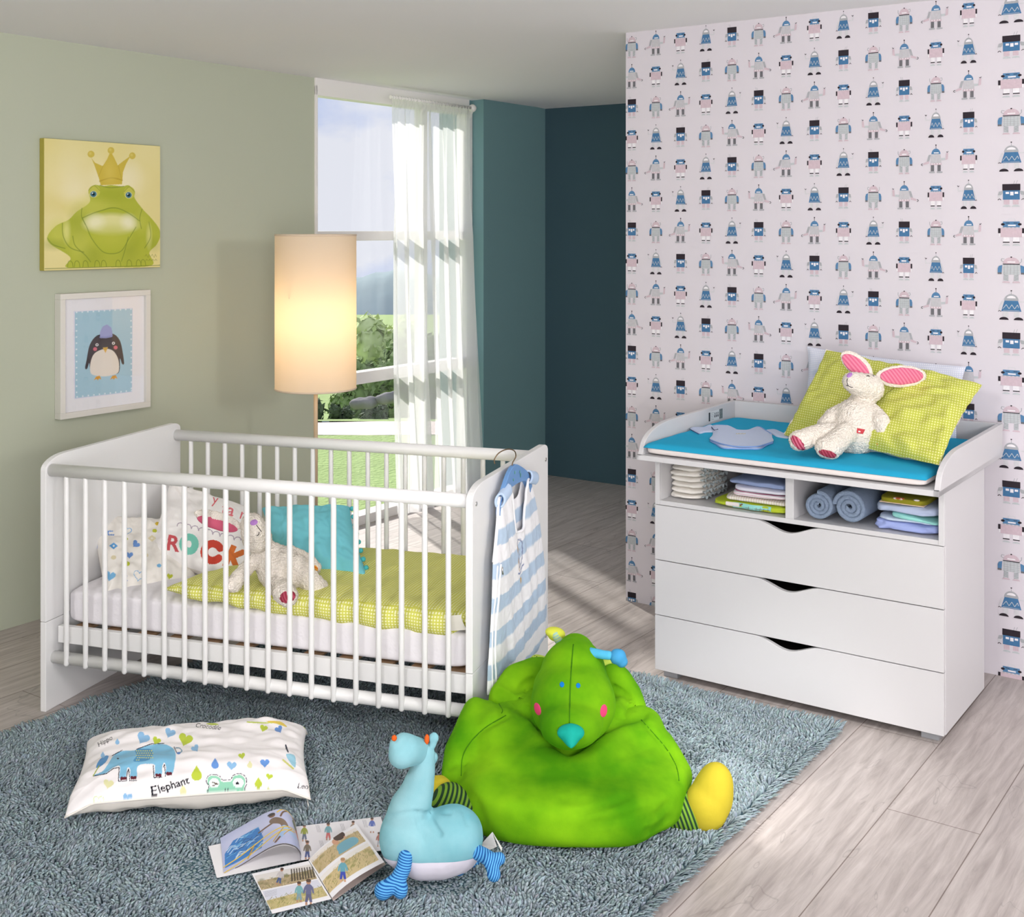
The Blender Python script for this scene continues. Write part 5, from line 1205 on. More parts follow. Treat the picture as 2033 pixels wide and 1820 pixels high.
o = folded('folded_shirt', .205, .492, .030, .26, .634, .026, lime, 'lime green folded baby shirt with animal embroidery at the bottom of the left pile', 'clothing', g_, 3, wr=.010)
e = MB(); e.grid(lambda u, v: (-.06+.14*u, -.113-.006*math.sin(3.14*v)+.004*math.sin(u*9), -.008+.018*v), 20, 8); e.build('mint_front', mint, o)
e = MB(); e.grid(lambda u, v: (-.085+.05*u, -.116-.004*math.sin(3.14*v), -.004+.014*v), 10, 6); e.build('white_applique', mat('white_towelling', (228, 220, 216), .9), o)
e = MB()
for k in range(6): e.tube([(.0+.014*k, -.122, -.006), (.002+.014*k, -.122, .004)], .0006, 5)
e.tube([(-.01, -.1215, -.002), (.078, -.1215, 0)], .0006, 5); e.tube([(-.03, -.122, .004), (-.022, -.122, .009)], .003, 6); e.build('embroidery', mat('brown_thread', (120, 84, 60), .9), o)
folded('folded_cloth', .245, .492, .034, .27, .658, .022, wst, 'cream folded cloth with faint stripes above the lime shirt', 'clothing', g_, 5)
folded('folded_shirt', .270, .485, .034, .27, .678, .020, stripe_p, 'white folded shirt with thin pink stripes in the middle of the left pile', 'clothing', g_, 6)
folded('folded_shirt', .280, .490, .032, .27, .696, .020, cl('white_dotted_cotton', (222, 222, 234)), 'white folded shirt right under the topmost blue one, left pile', 'clothing', g_, 7)
folded('folded_shirt', .265, .482, .034, .27, .714, .024, cl('dusty_blue_cotton', (140, 156, 192)), 'dusty blue folded shirt, topmost of the left pile', 'clothing', g_, 8, wr=.009)
g_ = 'folded clothes in the right compartment'
peri = cl('periwinkle_cotton', (158, 172, 222))
folded('folded_shirt', .775, .985, .030, .26, .634, .034, peri, 'periwinkle blue folded shirt at the bottom of the right pile', 'clothing', g_, 11, wr=.011)
folded('folded_shirt', .785, .975, .036, .26, .664, .016, cl('ice_blue_cotton', (196, 210, 228)), 'pale ice blue folded shirt just above the periwinkle one', 'clothing', g_, 12)
folded('folded_shirt', .830, .990, .030, .26, .672, .018, mint, 'mint green folded shirt in the middle of the right pile', 'clothing', g_, 13, tilt=.09)
folded('folded_shirt', .778, .982, .032, .26, .690, .034, cl('grey_blue_cotton', (178, 190, 216)), 'pale grey-blue folded shirt right under the olive velour one', 'clothing', g_, 14, wr=.009)
ol = mat('olive_velour', (138, 134, 40), .9, .1, sheen=.2)
o = folded('folded_velour_shirt', .795, .945, .028, .24, .724, .020, ol, 'olive velour folded shirt with animal applique, topmost of the right pile', 'clothing', g_, 15, wr=.003, ev=.3)
e = MB(); e.sphere((-.01, -.098, .008), (.020, .012, .003), 16); e.build('animal_applique', mat('orange_cotton', (190, 96, 50), .9), o)
e = MB(); e.sphere((.045, -.098, .0085), (.010, .008, .003), 12); e.sphere((-.02, -.1045, .0075), (.007, .004, .003), 12); e.sphere((-.003, -.1045, .0075), (.007, .004, .003), 12); e.build('pale_applique', mat('white_towelling', (228, 220, 216), .9), o)
e = MB(); e.box((-.07, -.1075, -.0085), (.07, -.05, -.006)); e.build('lining_edge', mat('cream_lining', (214, 190, 160), .9), o)
# rolled towels
terry = mat('grey_blue_terry', (134, 150, 172), .95, .05, sheen=.3, bump=('noise', 330, .9, .004), mottle=(90, .1))
def roll(cx, cz, R_, label, seed):
    o = thing('rolled_towel', label, 'towel', D(cx, .02, cz), RD, 'rolled grey-blue towels')
    turns = 3.1; n = 150; T = R_/(turns+.35)*.46
    def ctr(t):    # spiral centre line
        a = t*turns*2*math.pi+seed; r = (R_-T)*(.10+.90*t)*(1+.04*math.sin(2*a+seed)); return (r*math.cos(a), r*math.sin(a)), a
    mb = MB()
    # terry layer: a ribbon with rounded front edge wound into a roll
    prof = [(T*math.cos(q), T*.9*math.sin(q)) for q in [math.pi/2*k/4 for k in range(-4, 5)]]
    def pt(u, v):
        (x, z_), a = ctr(u)
        k = v*10
        if k < 1: off, d = -T, .28*(1-k)+.006*k+.0
        elif k > 9: off, d = T, .006+(.28-.006)*(k-9)
        else: q = math.pi*((k-1)/8-.5); off, d = T*math.sin(q), .006+T*(1-math.cos(q))
        d += .0022*noise.noise(Vector((x*90, z_*90, d*60+seed)))+.006*noise.noise(Vector((u*5, seed, 0))); off += .0009*noise.noise(Vector((u*80, d*120, seed)))
        return (x+off*math.cos(a), d, z_+off*math.sin(a))
    mb.grid(lambda u, v: pt(u, v), n, 20); mb.build('towel_layers', terry, o, fixn=False)
    e = MB(); e.lathe([(R_*.2, 0), (R_*.97, 0)], n=8)
    return o
roll(.594, .634+.051, .052, 'grey-blue rolled towel beside the compartment divider', 1.0)
roll(.700, .634+.058, .058, 'larger grey-blue rolled towel beside the right pile of clothes', 2.4)

# ---------------------------------------------------------------- sleeping bag on its hanger
sb_ = thing('sleeping_bag', 'blue and white striped sleeveless baby sleeping bag hanging on the right end of the cot', 'sleeping bag', tuple(C(LX+.03, .35, .2)))
cv = Canvas(.60, .62, 190, (232, 232, 234))
for k in range(8):
    z0 = (.705-.2)-k*.0975
    cv.poly([(0, z0-.046), (.6, z0-.046), (.6, z0), (0, z0)], (176, 196, 216))
# little sailing boat
bx, bz = .27, .335
cv.line([(bx, bz), (bx+.002, bz+.085)], .007, (180, 140, 70)); cv.line([(bx+.01, bz+.005), (bx+.012, bz+.08), (bx+.05, bz+.07), (bx+.045, bz+.01), (bx+.01, bz+.005)], .005, (120, 130, 160), smooth=True); cv.line([(bx-.01, bz-.006), (bx+.02, bz-.016), (bx+.055, bz-.004)], .006, (110, 124, 165), smooth=True); cv.poly([(bx-.004, bz+.085), (bx-.016, bz+.06), (bx, bz+.07)], (196, 150, 80)); cv.text('2', bx+.022, bz+.035, .03, (150, 150, 160)); cv.ell(bx+.02, bz-.04, .012, .009, (200, 160, 90))
LE = [(.20, .075), (.22, .05), (.30, .046), (.45, .062), (.60, .085), (.66, .112), (.72, .138), (.765, .150), (.80, .17)]
RE = [(.20, .60), (.22, .64), (.30, .645), (.45, .61), (.60, .56), (.66, .535), (.72, .505), (.765, .48), (.80, .47)]
def lerp1(T_, z_):
    for (a, x0), (b_, x1) in zip(T_, T_[1:]):
        if z_ <= b_: q = (z_-a)/(b_-a); q = q*q*(3-2*q) if False else q; return x0+(x1-x0)*max(0, q)
    return T_[-1][1]
def bagpt(u, v, side):
    z_ = .185+.60*v; l, r = lerp1(LE, max(.2, z_)), lerp1(RE, max(.2, z_))
    if z_ < .24: q = math.sqrt(max(0, 1-((.24-z_)/.055)**2)); l += .045*(1-q); r -= .045*(1-q)
    # neck opening and arm holes
    a = 2*u-1
    top = .785-.145*math.exp(-((u-.53)/.20)**4) if side > 0 else .785-.045*math.exp(-((u-.53)/.20)**4)
    z2 = .185+(top-.185)*v
    y = l+(r-l)*u
    if z_ > .60 and u < .5: y += .0
    e = (max(0, 1-abs(a)**6)**.5)*(max(0, 1-(1-min(1, v*12))**2)**.5)
    w_ = .019*e*(1-.35*v)+.006*e*noise.noise(Vector((y*22+z2*4, z2*6, side)))+.002*e*math.sin(y*70+z2*14)+.002*e*noise.noise(Vector((y*60, z2*60, 3)))
    return Vector(C(LX+.026+side*w_*(1.0 if side > 0 else .55)+.010*math.sin(v*3.1), y, z2))
img = cv.result(); ny, nx, _ = img.shape
# colours are looked up by place on the cloth, so the stripes stay level
def colgrid(side, nu, nv):
    c = np.ones((nv+1, nu+1, 4))
    for j in range(nv+1):
        for i in range(nu+1):
            p = CM.inverted() @ bagpt(i/nu, j/nv, side); a = int(min(nx-1, max(0, p.y/.6*nx*.93))); b_ = int(min(ny-1, max(0, (p.z-.2+.012*math.sin(p.y*9))/.62*ny))); c[j, i, :3] = img[b_, a]
    return c.reshape(-1, 4)
for side, nm in ((1, 'front'), (-1, 'back')):
    b = MB(); b.grid(lambda u, v: bagpt(u, v, side), 150, 170); o = b.build(nm, cotton, colors=colgrid(side, 150, 170), fixn=False); adopt(o, sb_)
piping = mat('white_piping', (236, 236, 238), .8, .1)
def bagline(name, pts, r, side=1, m=piping):
    t_ = MB(); t_.tube([bagpt(u, v, side)+Vector(uC)*.001 for u, v in pts], r, 8); adopt(t_.build(name, m), sb_)
bagline('neck_piping', [(i/40*.72+.17, 1) for i in range(41)], .0045); bagline('arm_piping', [(.0, .70+.30*i/20) for i in range(21)], .005)
bagline('zip', [(.07-.03*math.sin(3.1*i/30), .02+.66*i/30) for i in range(31)], .0035); bagline('side_seam', [(.03-.02*math.sin(3.1*i/30), .02+.66*i/30) for i in range(31)], .0025)
t_ = MB(); p = bagpt(.075, .665, 1); t_.tube([p+Vector(uC)*.004, p+Vector(uC)*.006-Vector((0, 0, .022))], .0025, 8); adopt(t_.build('zip_pull', mat('steel', (190, 188, 184), .3)), sb_)
for (y0, y1, z0) in ((.145, .215, .775), (.43, .50, .775)):
    b = MB(); b.grid(lambda u, v: C(LX+.030+.016*math.cos(v*5.4-1.2)+.004, y0+(y1-y0)*u+.010*math.sin(v*4), z0+.022*math.sin(v*5.4-1.2)+.018*(u if y0 < .3 else 1-u)), 12, 24)
    o = b.build('shoulder_strap', mat('pale_blue_strap', (178, 198, 222), .85, .1, sheen=.2)); md = o.modifiers.new('s', 'SOLIDIFY'); md.thickness = .006; adopt(o, sb_)
hg = thing('clothes_hanger', 'small blue wooden hanger with wire hook carrying the sleeping bag', 'hanger', tuple(C(LX+.028, .31, .80)))
b = MB(); o_ = [(.145, .745), (.15, .725), (.175, .715), (.19, .745), (.235, .790), (.38, .790), (.43, .765), (.455, .735), (.475, .745), (.47, .775), (.42, .815), (.35, .845), (.30, .858), (.25, .848), (.20, .815), (.16, .775)]
b.prism(catmull(o_, True, 4), lambda a, z_, c: C(LX+.022+c, a, z_), .014); adopt(b.build('hanger_body', mat('blue_painted_wood', (104, 146, 196), .5, .4), bevel=.002), hg)
b = MB(); hp = [(.029, .285, .855), (.029, .287, .885), (.036, .30, .905), (.034, .290, .925), (.020, .262, .934), (.0, .24, .925), (-.012, .232, .905), (-.010, .232, .892)]
b.tube([C(LX+x-.0, y, z_-.022) for x, y, z_ in catmull(hp, False, 5)], .0019, 8); adopt(b.build('hook', mat('dark_brass', (110, 92, 70), .35, .5, metallic=.8)), hg)
b = MB()
for (y, z_, r) in ((.29, .835, .006), (.275, .815, .005), (.35, .815, .008), (.34, .828, .005)): b.sphere(C(LX+.0365, y, z_), (.0015, r, r), 10)
adopt(b.build('painted_motif', mat('green_paint', (96, 160, 130), .5)), hg)

# ---------------------------------------------------------------- printed pillow on the rug
z5 = 3.505
def c5(x, y): return (100+x/z5, 1400+y/z5)
cv = photo_canvas(100, 1400, z5, 2033, 800, 1500, (238, 234, 234))
el = (128, 186, 216); dt = (40, 44, 60)
cv.smooth_poly([(300, 485), (360, 460), (400, 410), (440, 350), (500, 318), (590, 312), (640, 290), (720, 272), (790, 270), (850, 295), (872, 340), (866, 400), (850, 470), (800, 480), (806, 440), (795, 398), (780, 420), (772, 488), (730, 490), (728, 440), (715, 408), (612, 420), (600, 500), (556, 505), (556, 450), (540, 430), (528, 470), (524, 510), (482, 510), (484, 425), (440, 432), (390, 468), (340, 485)], el)
cv.smooth_poly([(590, 312), (640, 302), (700, 306), (716, 335), (690, 375), (640, 390), (578, 388), (600, 350)], (84, 146, 190))
for i in range(34): cv.ell(600+(i % 8)*15+(i//8 % 2)*7, 316+(i//8)*16, 4.2, 4.2, (214, 220, 120))
for (x, y) in ((508, 508), (578, 504), (752, 486), (826, 475)): cv.poly([(x-21, y-8), (x-10, y-14), (x, y-9), (x+10, y-14), (x+21, y-8), (x+20, y+10), (x-20, y+12)], (96, 40, 50))
cv.line([(300, 492), (390, 474), (440, 438), (478, 432), (474, 526), (530, 524), (534, 470), (545, 440), (552, 524), (600, 522), (614, 430), (715, 415), (722, 504), (776, 500), (786, 430), (795, 410), (800, 494), (858, 488), (880, 400), (880, 330), (860, 288), (790, 264), (700, 268), (600, 305), (500, 312), (430, 350)], .0022, dt, dash=.012)
cv.ell(470, 370, 8, 5, (30, 40, 60)); cv.line([(872, 296), (900, 298), (915, 320), (890, 330)], .003, (120, 150, 170), smooth=True); cv.ell(892, 332, 14, 8, (90, 130, 190))
cv.smooth_poly([(318, 430), (340, 380), (385, 350), (405, 355), (385, 395), (340, 430)], (84, 146, 200)); cv.line([(298, 490), (340, 420)], .003, (160, 170, 80))
cv.ell(1250, 560, 1, 1, dt)
cv.smooth_poly([(1098, 606), (1110, 570), (1096, 540), (1100, 500), (1140, 488), (1180, 505), (1192, 530), (1258, 528), (1275, 495), (1320, 484), (1350, 505), (1356, 545), (1345, 580), (1356, 606)], (146, 206, 176))
cv.line([(1094, 600), (1104, 560), (1084, 530), (1098, 492), (1140, 480), (1180, 494), (1198, 518), (1252, 516), (1274, 486), (1322, 474), (1360, 500), (1366, 545), (1352, 575), (1366, 600)], .0022, dt, smooth=True, dash=.010)
cv.ell(1140, 540, 36, 34, (232, 240, 236)); cv.ell(1308, 538, 38, 34, (236, 242, 240)); cv.ell(1302, 543, 12, 11, (20, 20, 26)); cv.line([(1128, 534), (1166, 548), (1130, 556)], .003, (90, 70, 60)); cv.ell(1218, 584, 3, 3, dt); cv.ell(1235, 584, 3, 3, dt); cv.line([(1145, 596), (1158, 606)], .003, dt); cv.line([(1305, 600), (1320, 592)], .003, dt)
cv.text('E', 700, 625, 90, (26, 26, 34), rot=.12, bold=.022); cv.text('lephant', 756, 608, 76, (26, 26, 34), rot=.30, bold=.018)
cv.text('Crocodile', 1005, 150, 44, (26, 26, 34), rot=-.12, shear=.3); cv.text('Hippo', 335, 290, 46, (26, 26, 34), rot=.5, shear=.2); cv.text('Leo', 1715, 575, 52, (26, 26, 34), rot=-.1, shear=.2)
cv.smooth_poly([(1085, 128), (1110, 122), (1150, 124), (1170, 134), (1120, 138)], (190, 204, 90)); cv.line([(1370, 116), (1500, 122), (1560, 118), (1640, 145)], .004, (196, 208, 110)); cv.smooth_poly([(1500, 110), (1600, 112), (1645, 150), (1590, 132)], (222, 196, 90))
B1, B2, L1, BE = (106, 150, 214), (140, 184, 220), (184, 200, 70), (222, 220, 170)
for (x, y, r, c, rot) in ((645, 226, 46, B2, .5), (832, 190, 38, B2, .4), (738, 244, 30, L1, .5), (940, 236, 50, L1, .3), (1008, 298, 28, B2, -.6), (1332, 350, 24, L1, -.2), (1262, 418, 34, B2, .1), (1492, 400, 33, B1, 0), (1484, 158, 28, L1, .3), (1590, 166, 28, B1, -.5), (1524, 495, 24, L1, .2), (404, 545, 36, BE, .2), (538, 638, 34, B2, 0), (1780, 150, 20, L1, 0)): cv.heart(x, y, r, c, rot)
for (x, y, r, c) in ((466, 258, 15, B2), (1018, 488, 37, L1), (1146, 415, 26, B1), (1388, 418, 18, BE), (1448, 548, 26, L1), (1516, 590, 12, L1), (924, 598, 24, BE), (365, 350, 15, B2)): cv.drop(x, y, r, c)
cv.heart(336, 660, 36, (206, 220, 170), 0, outline=.002); cv.line([(1638, 275), (1655, 325), (1640, 300), (1638, 275)], .003, dt); cv.smooth_poly([(1640, 340), (1700, 350), (1705, 430), (1670, 400)], (150, 196, 214)); cv.line([(1620, 380), (1690, 440)], .005, (206, 206, 120))
pc = [W(186, 1470, 3.78), W(612, 1446, 3.66), W(606, 1574, 3.24), W(132, 1598, 3.29)]
pc = [Vector((p.x, p.y, .075)) for p in (G(172, 1464, .075), G(612, 1438, .075), G(617, 1566, .075), G(128, 1602, .075))]
def rugsag(q, u, v, side):
    if side < 0: q = Vector((q.x, q.y, max(q.z, .014)))
    k = max(0, 1-min(u, 1-u)*9); k2 = max(0, 1-min(v, 1-v)*9); q = q-Vector((0, 0, .030*k*k2))
    return q
o, psurf = pillow('animal_print_pillow', pc, .062, cotton, np.ones((240, 560, 3), np.float32), back=plain, seed=21, wr=.013, pinch=.05, sag=rugsag, sharp=.5, flip=True, origin=(pc[2]+pc[3])/2*1.0)
tag(o, 'white pillow printed with a blue elephant and a green frog lying on the rug', 'pillow')
repaint(o, 240*560, cv, (238, 234, 234))
sm3 = MB(); sm3.tube([psurf(i/50, .0, 0)+Vector((0, 0, .002)) for i in range(51)], .0026, 6); adopt(sm3.build('piped_seam', plain), o)
t_ = MB(); p = psurf(.985, 0, 0); t_.tube([p, p+Vector((.004, -.006, -.016)), p+Vector((.002, -.01, -.03))], .002, 6); adopt(t_.build('zip_pull', mat('steel', (190, 188, 184), .3)), o)

# ---------------------------------------------------------------- two magazines
paperm = mat('glossy_paper', (232, 230, 232), .35, .4); pgm = mat('glossy_print', (255, 255, 255), .35, .4, attr='pattern'); dkp = mat('dark_page', (70, 56, 50), .5)
def m6(x, y, z): return G(400+x/5.083, 1560+y/5.083, z+.004)
def kid(cv, x, y, s, top, trou, skin=(176, 128, 100), hair=(74, 50, 40), rot=0):
    q = lambda a, b_: (x+(a*math.cos(rot)-b_*math.sin(rot))*s, y+(a*math.sin(rot)+b_*math.cos(rot))*s)
    cv.smooth_poly([q(-.9, -.2), q(-.3, -.9), (q(.3, -.9)), q(.9, -.2), q(1.1, .9), q(.8, .9), q(.55, .2), q(.5, 1.2), q(-.5, 1.2), q(-.55, .2), q(-.8, .9), q(-1.1, .9)], top)
    cv.poly([q(-.5, 1.1), q(.5, 1.1), q(.75, 2.7), q(.2, 2.7), q(0, 1.7), q(-.2, 2.7), q(-.75, 2.7)], trou)
    for k in (-1, 1): cv.poly([q(k*.28, 2.7), q(k*.62, 2.7), q(k*.7, 3.3), q(k*.2, 3.3)], skin)
    cv.ell(*q(0, -1.35), .48*s, .52*s, skin); cv.ell(*q(0, -1.62), .52*s, .36*s, hair)
def grassy(cv, quad, seed, sand=(196, 176, 136), grass=(128, 132, 56), sky=(214, 214, 214), hz=.3):
    TL, TR, BR, BL = map(Vector, quad); at = lambda u, v: tuple(TL.lerp(TR, u).lerp(BL.lerp(BR, u), v))
    cv.poly(quad, sand); cv.poly([at(0, 0), at(1, 0), at(1, hz), at(0, hz*1.2)], sky); r = random.Random(seed)
    for i in range(150):
        u, v = r.random(), hz+(1-hz)*r.random(); l = r.uniform(.03, .12); a = at(u, v); u2, v2 = min(1, u+l*r.uniform(-.2, .7)), max(hz*.8, v-l)
        cv.line([a, at(u2, v2)], .0013, r.choice([grass, (156, 148, 80), (98, 102, 44), (212, 196, 150), (170, 150, 104)]), .8)
    for i in range(12): u, v = r.random(), hz+.6*(1-hz)*r.random(); cv.ell(*at(u, v), 28, 14, r.choice([grass, (100, 106, 50), sand]), .5, soft=.5)
    return at
pa = thing('open_magazine', 'open magazine with its left page rolled over, lying behind the other magazine on the rug', 'magazine', tuple(m6(960, 600, .013)), 0, 'open magazines on the rug')
# flat right page with catalogue figures
cv = Canvas(.20, .14, 210, (226, 224, 228)); q1 = ((945, 410), (1810, 308), (1900, 640), (1005, 750)); cv.map = bilinear_map(*q1, .20, .14)
for (x, y, s, a_, b_) in ((1040, 450, 33, (140, 150, 50), (90, 104, 130)), (1280, 435, 34, (110, 160, 170), (204, 110, 110)), (1070, 620, 36, (110, 100, 86), (50, 70, 130)), (1720, 375, 30, (90, 110, 180), (230, 228, 232)), (1530, 410, 30, (150, 130, 110), (120, 140, 160)), (1790, 520, 28, (170, 110, 100), (180, 180, 190))): kid(cv, x, y, s, a_, b_)
for (x, y) in ((1155, 395), (1400, 380), (1625, 345), (1190, 550)):
    for k in range(3): cv.line([(x+k*14, y), (x+22+k*14, y+72)], .0009, (150, 148, 156))
def quadpage(q, z0, z1, bulge=0, h=(.013, .02)):
    TL, TR, BR, BL = q
    def fn(u, v):
        a = (BL[0]+(BR[0]-BL[0])*u, BL[1]+(BR[1]-BL[1])*u); c = (TL[0]+(TR[0]-TL[0])*u, TL[1]+(TR[1]-TL[1])*u)
        z_ = z0+(z1-z0)*u+bulge*math.sin(math.pi*min(1, u*1.0))**1.2
        return m6(a[0]+(c[0]-a[0])*v, a[1]+(c[1]-a[1])*v, z_)
    return fn
adopt(printed_grid('right_page', cv.result(), quadpage(q1, .022, .022, .003), pgm), pa)
b = MB(); f_ = quadpage(q1, .021, .021, .003); g2_ = quadpage(q1, .0135, .0135, 0)
b.grid(f_, 20, 10); b.grid(g2_, 20, 10); b.grid(lambda u, v: g2_(1, u).lerp(f_(1, u), v), 12, 2); b.grid(lambda u, v: g2_(u, 0).lerp(f_(u, 0), v), 20, 2); b.grid(lambda u, v: g2_(u, 1).lerp(f_(u, 1), v), 20, 2)
adopt(b.build('page_block', paperm), pa)
qb = ((145, 552), (960, 420), (1010, 750), (158, 928)); qb = ((68, 606), (960, 425), (1010, 750), (155, 928))
b = MB(); f_ = quadpage(qb, .0150, .0150); g2_ = quadpage(qb, .013, .013); b.grid(f_, 10, 10); b.grid(g2_, 10, 10); b.grid(lambda u, v: g2_(0, u).lerp(f_(0, u), v), 10, 2); adopt(b.build('cover', paperm), pa)
# rolled left page bundle
fr = [(1000, 742, .018), (1004, 680, .036), (960, 615, .058), (880, 580, .070), (800, 578, .072), (690, 615, .058), (560, 690, .036), (400, 790, .020), (225, 880, .016)]
bk2 = [(955, 415, .018), (945, 360, .040), (915, 300, .062), (850, 245, .076), (760, 236, .080), (640, 275, .066), (500, 350, .044), (340, 440, .026), (190, 524, .018)]
fr_ = catmull([(x, y, z_*1000) for x, y, z_ in fr], False, 10); bk_2 = catmull([(x, y, z_*1000) for x, y, z_ in bk2], False, 10)
def rollpage(u, v, off=0):
    k = (1-u)*(len(fr_)-1); i = min(len(fr_)-2, int(k)); t_ = k-i
    a = Vector(fr_[i]).lerp(Vector(fr_[i+1]), t_); c = Vector(bk_2[i]).lerp(Vector(bk_2[i+1]), t_); p = a.lerp(c, v)
    return m6(p.x, p.y, p.z/1000)-Vector((0, 0, off))
cv = Canvas(.23, .15, 260, (176, 182, 214)); cv.map = bilinear_map((190, 524), (950, 400), (1000, 742), (225, 880), .23, .15)
q = cv.map; cv.map = None
# print laid out along the page itself (u from the outer edge to the spine)
Wd_, Hd = .23, .15
def pu(u, v): return (u*Wd_, v*Hd)
for i in range(14): cv.ell(*pu(random.Random(i).random(), .5+.5*random.Random(i+40).random()), .03, .02, (200, 202, 228), .35, soft=.7)
cv.poly([pu(.02, .12), pu(.30, .10), pu(.33, .35), pu(.30, .72), pu(.10, .74), pu(.03, .5)], (52, 120, 190))
r = random.Random(3)
for i in range(40): u0, v0 = r.uniform(.04, .28), r.uniform(.14, .68); cv.line([pu(u0, v0), pu(u0+.03, v0+r.uniform(-.06, .09)), pu(u0+.06, v0+.02)], .002, r.choice([(120, 190, 228), (210, 232, 244), (28, 60, 110)]), .8)
def limb(pts, w_, c): cv.line([pu(*p) for p in pts], w_, c, smooth=len(pts) > 2)
limb([(.30, .55), (.38, .60), (.46, .66)], .006, (110, 78, 58)); limb([(.46, .70), (.56, .62), (.60, .48)], .026, (122, 102, 86)); limb([(.54, .80), (.58, .92), (.66, 1.0)], .006, (110, 78, 58))
cv.ell(*pu(.44, .86), .008, .009, (120, 84, 64)); cv.ell(*pu(.435, .89), .009, .006, (50, 40, 40))
limb([(.58, .48), (.54, .30), (.50, .22)], .018, (150, 178, 214)); limb([(.60, .48), (.68, .36), (.74, .30)], .016, (160, 186, 218)); limb([(.50, .2), (.44, .08)], .006, (110, 78, 58))
limb([(.78, .80), (.82, .62)], .024, (120, 124, 100)); limb([(.82, .56), (.86, .42)], .018, (214, 96, 110)); cv.ell(*pu(.78, .92), .009, .007, (96, 70, 60)); limb([(.86, .4), (.9, .26)], .008, (110, 78, 58))
limb([(.90, .74), (.94, .6), (.96, .4)], .02, (70, 80, 76))
for pts in ([(.0, .16), (.30, .32), (.60, .50), (.80, .52), (1.0, .36)], [(.0, .0), (.30, .16), (.55, .38), (.75, .46)], [(.50, .92), (.60, 1.0), (.80, .90), (.95, .60), (1.0, .30)]): limb(pts, .0042, (224, 190, 50))
for pts in ([(.18, .04), (.24, .28)], [(.42, .12), (.56, .46)], [(.56, .26), (.70, .5)]): limb(pts, .003, (190, 150, 40))
adopt(printed_grid('rolled_page', cv.result(), lambda u, v: rollpage(u, v, 0), pgm), pa)
for k in range(4):
    b = MB(); b.grid(lambda u, v: rollpage(.02*k+(1-.02*k)*u, v, .0012+.0016*k), 60, 12); adopt(b.build('page', [paperm, dkp, paperm, paperm][k], fixn=False), pa)
pb = thing('open_magazine', 'open photo magazine showing dune pictures, in front of the rolled one beside the giraffe', 'magazine', tuple(m6(1200, 950, .013)), 0, 'open magazines on the rug')
ql = ((508, 885), (1080, 755), (1312, 1140), (716, 1290))
cv = Canvas(.15, .13, 230, (230, 229, 232)); cv.map = bilinear_map(*ql, .15, .13)
grassy(cv, ((535, 905), (1100, 790), (1165, 935), (605, 1050)), 1, (168, 150, 118), (110, 108, 62), (214, 210, 206), .35)
for k in range(9): cv.poly([(900+k*26, 840-k*3), (915+k*26, 836-k*3), (925+k*28, 960-k*5), (905+k*28, 965-k*5)], (52, 44, 34), .85)
kid(cv, 800, 890, 34, (190, 184, 184), (56, 80, 130), rot=.25)
grassy(cv, ((615, 1062), (1170, 945), (1272, 1105), (700, 1248)), 2, (186, 172, 120), (130, 142, 52), (206, 208, 220), .42)
kid(cv, 985, 1040, 40, (110, 168, 172), (120, 150, 160)); kid(cv, 1080, 1035, 50, (92, 96, 134), (80, 84, 120)); 
for k in range(5): cv.line([(640, 1070+k*12), (760, 1046+k*12)], .0008, (150, 150, 158))
adopt(printed_grid('left_page', cv.result(), quadpage(ql, .0305, .0305, .002), pgm), pb)
b = MB(); f_ = quadpage(ql, .0295, .0295, .002); g2_ = quadpage(ql, .0135, .0135)
b.grid(f_, 20, 10); b.grid(g2_, 20, 10)
for s_ in (0, 1): b.grid(lambda u, v: g2_(s_, u).lerp(f_(s_, u), v), 10, 2); b.grid(lambda u, v: g2_(u, s_).lerp(f_(u, s_), v), 20, 2)
adopt(b.build('page_block', mat('page_edges', (196, 180, 172), .7)), pb)
qr = ((1082, 750), (1562, 380), (1845, 768), (1318, 1132))
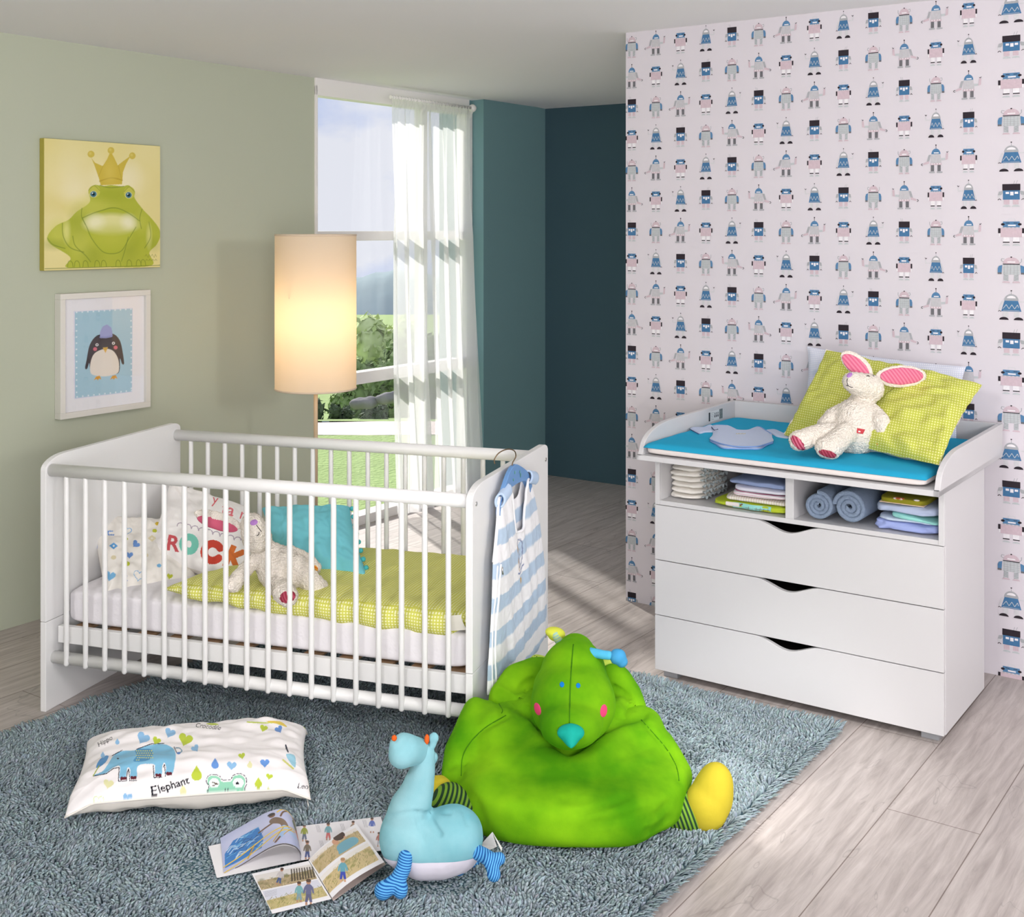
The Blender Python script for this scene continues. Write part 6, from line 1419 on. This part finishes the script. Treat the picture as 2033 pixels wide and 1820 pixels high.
def curled(u, v, dz=0, du=0):
    z_ = .031+.028*math.sin(min(1, u*1.9)*math.pi/2)-.004*u; a = (qr[3][0]+(qr[2][0]-qr[3][0])*u, qr[3][1]+(qr[2][1]-qr[3][1])*u); c = (qr[0][0]+(qr[1][0]-qr[0][0])*u, qr[0][1]+(qr[1][1]-qr[0][1])*u)
    bow = -34*math.sin(math.pi*u)**.8*(1-.4*u)
    return m6(a[0]+(c[0]-a[0])*v+bow*.5, a[1]+(c[1]-a[1])*v+bow, z_-dz)
cv = Canvas(.16, .13, 240, (230, 229, 232)); cv.map = bilinear_map(*qr, .16, .13)
grassy(cv, ((1092, 745), (1555, 425), (1660, 560), (1190, 890)), 5, (186, 166, 126), (150, 134, 76), (222, 216, 210), .22)
grassy(cv, ((1200, 925), (1675, 575), (1790, 750), (1290, 1085)), 6, (200, 180, 134), (122, 126, 52), (226, 222, 216), .2)
cv.smooth_poly([(1380, 640), (1440, 580), (1530, 530), (1585, 545), (1570, 600), (1420, 710), (1395, 690)], (108, 164, 182)); cv.ell(1365, 590, 34, 30, (200, 150, 120)); cv.ell(1400, 530, 62, 42, (60, 38, 34), rot=-.5); cv.ell(1455, 535, 10, 10, (200, 150, 120))
kid(cv, 1440, 840, 46, (96, 160, 176), (50, 70, 170), (206, 160, 130), (170, 130, 90))
adopt(printed_grid('curled_page', cv.result(), curled, pgm), pb)
for k in range(3):
    b = MB(); b.grid(lambda u, v: curled(u*(1-.0*k), v, .002+.006*k*u+.001*k), 30, 8); adopt(b.build('page', paperm, fixn=False), pb)
qc = ((1095, 770), (1600, 440), (1862, 790), (1330, 1160))
b = MB(); f_ = quadpage(qc, .024, .030); g2_ = quadpage(qc, .0135, .020)
b.grid(f_, 20, 10); b.grid(g2_, 20, 10)
for s_ in (0, 1): b.grid(lambda u, v: g2_(s_, u).lerp(f_(s_, u), v), 10, 2); b.grid(lambda u, v: g2_(u, s_).lerp(f_(u, s_), v), 20, 2)
adopt(b.build('page_block', mat('page_edges', (196, 180, 172), .7)), pb)
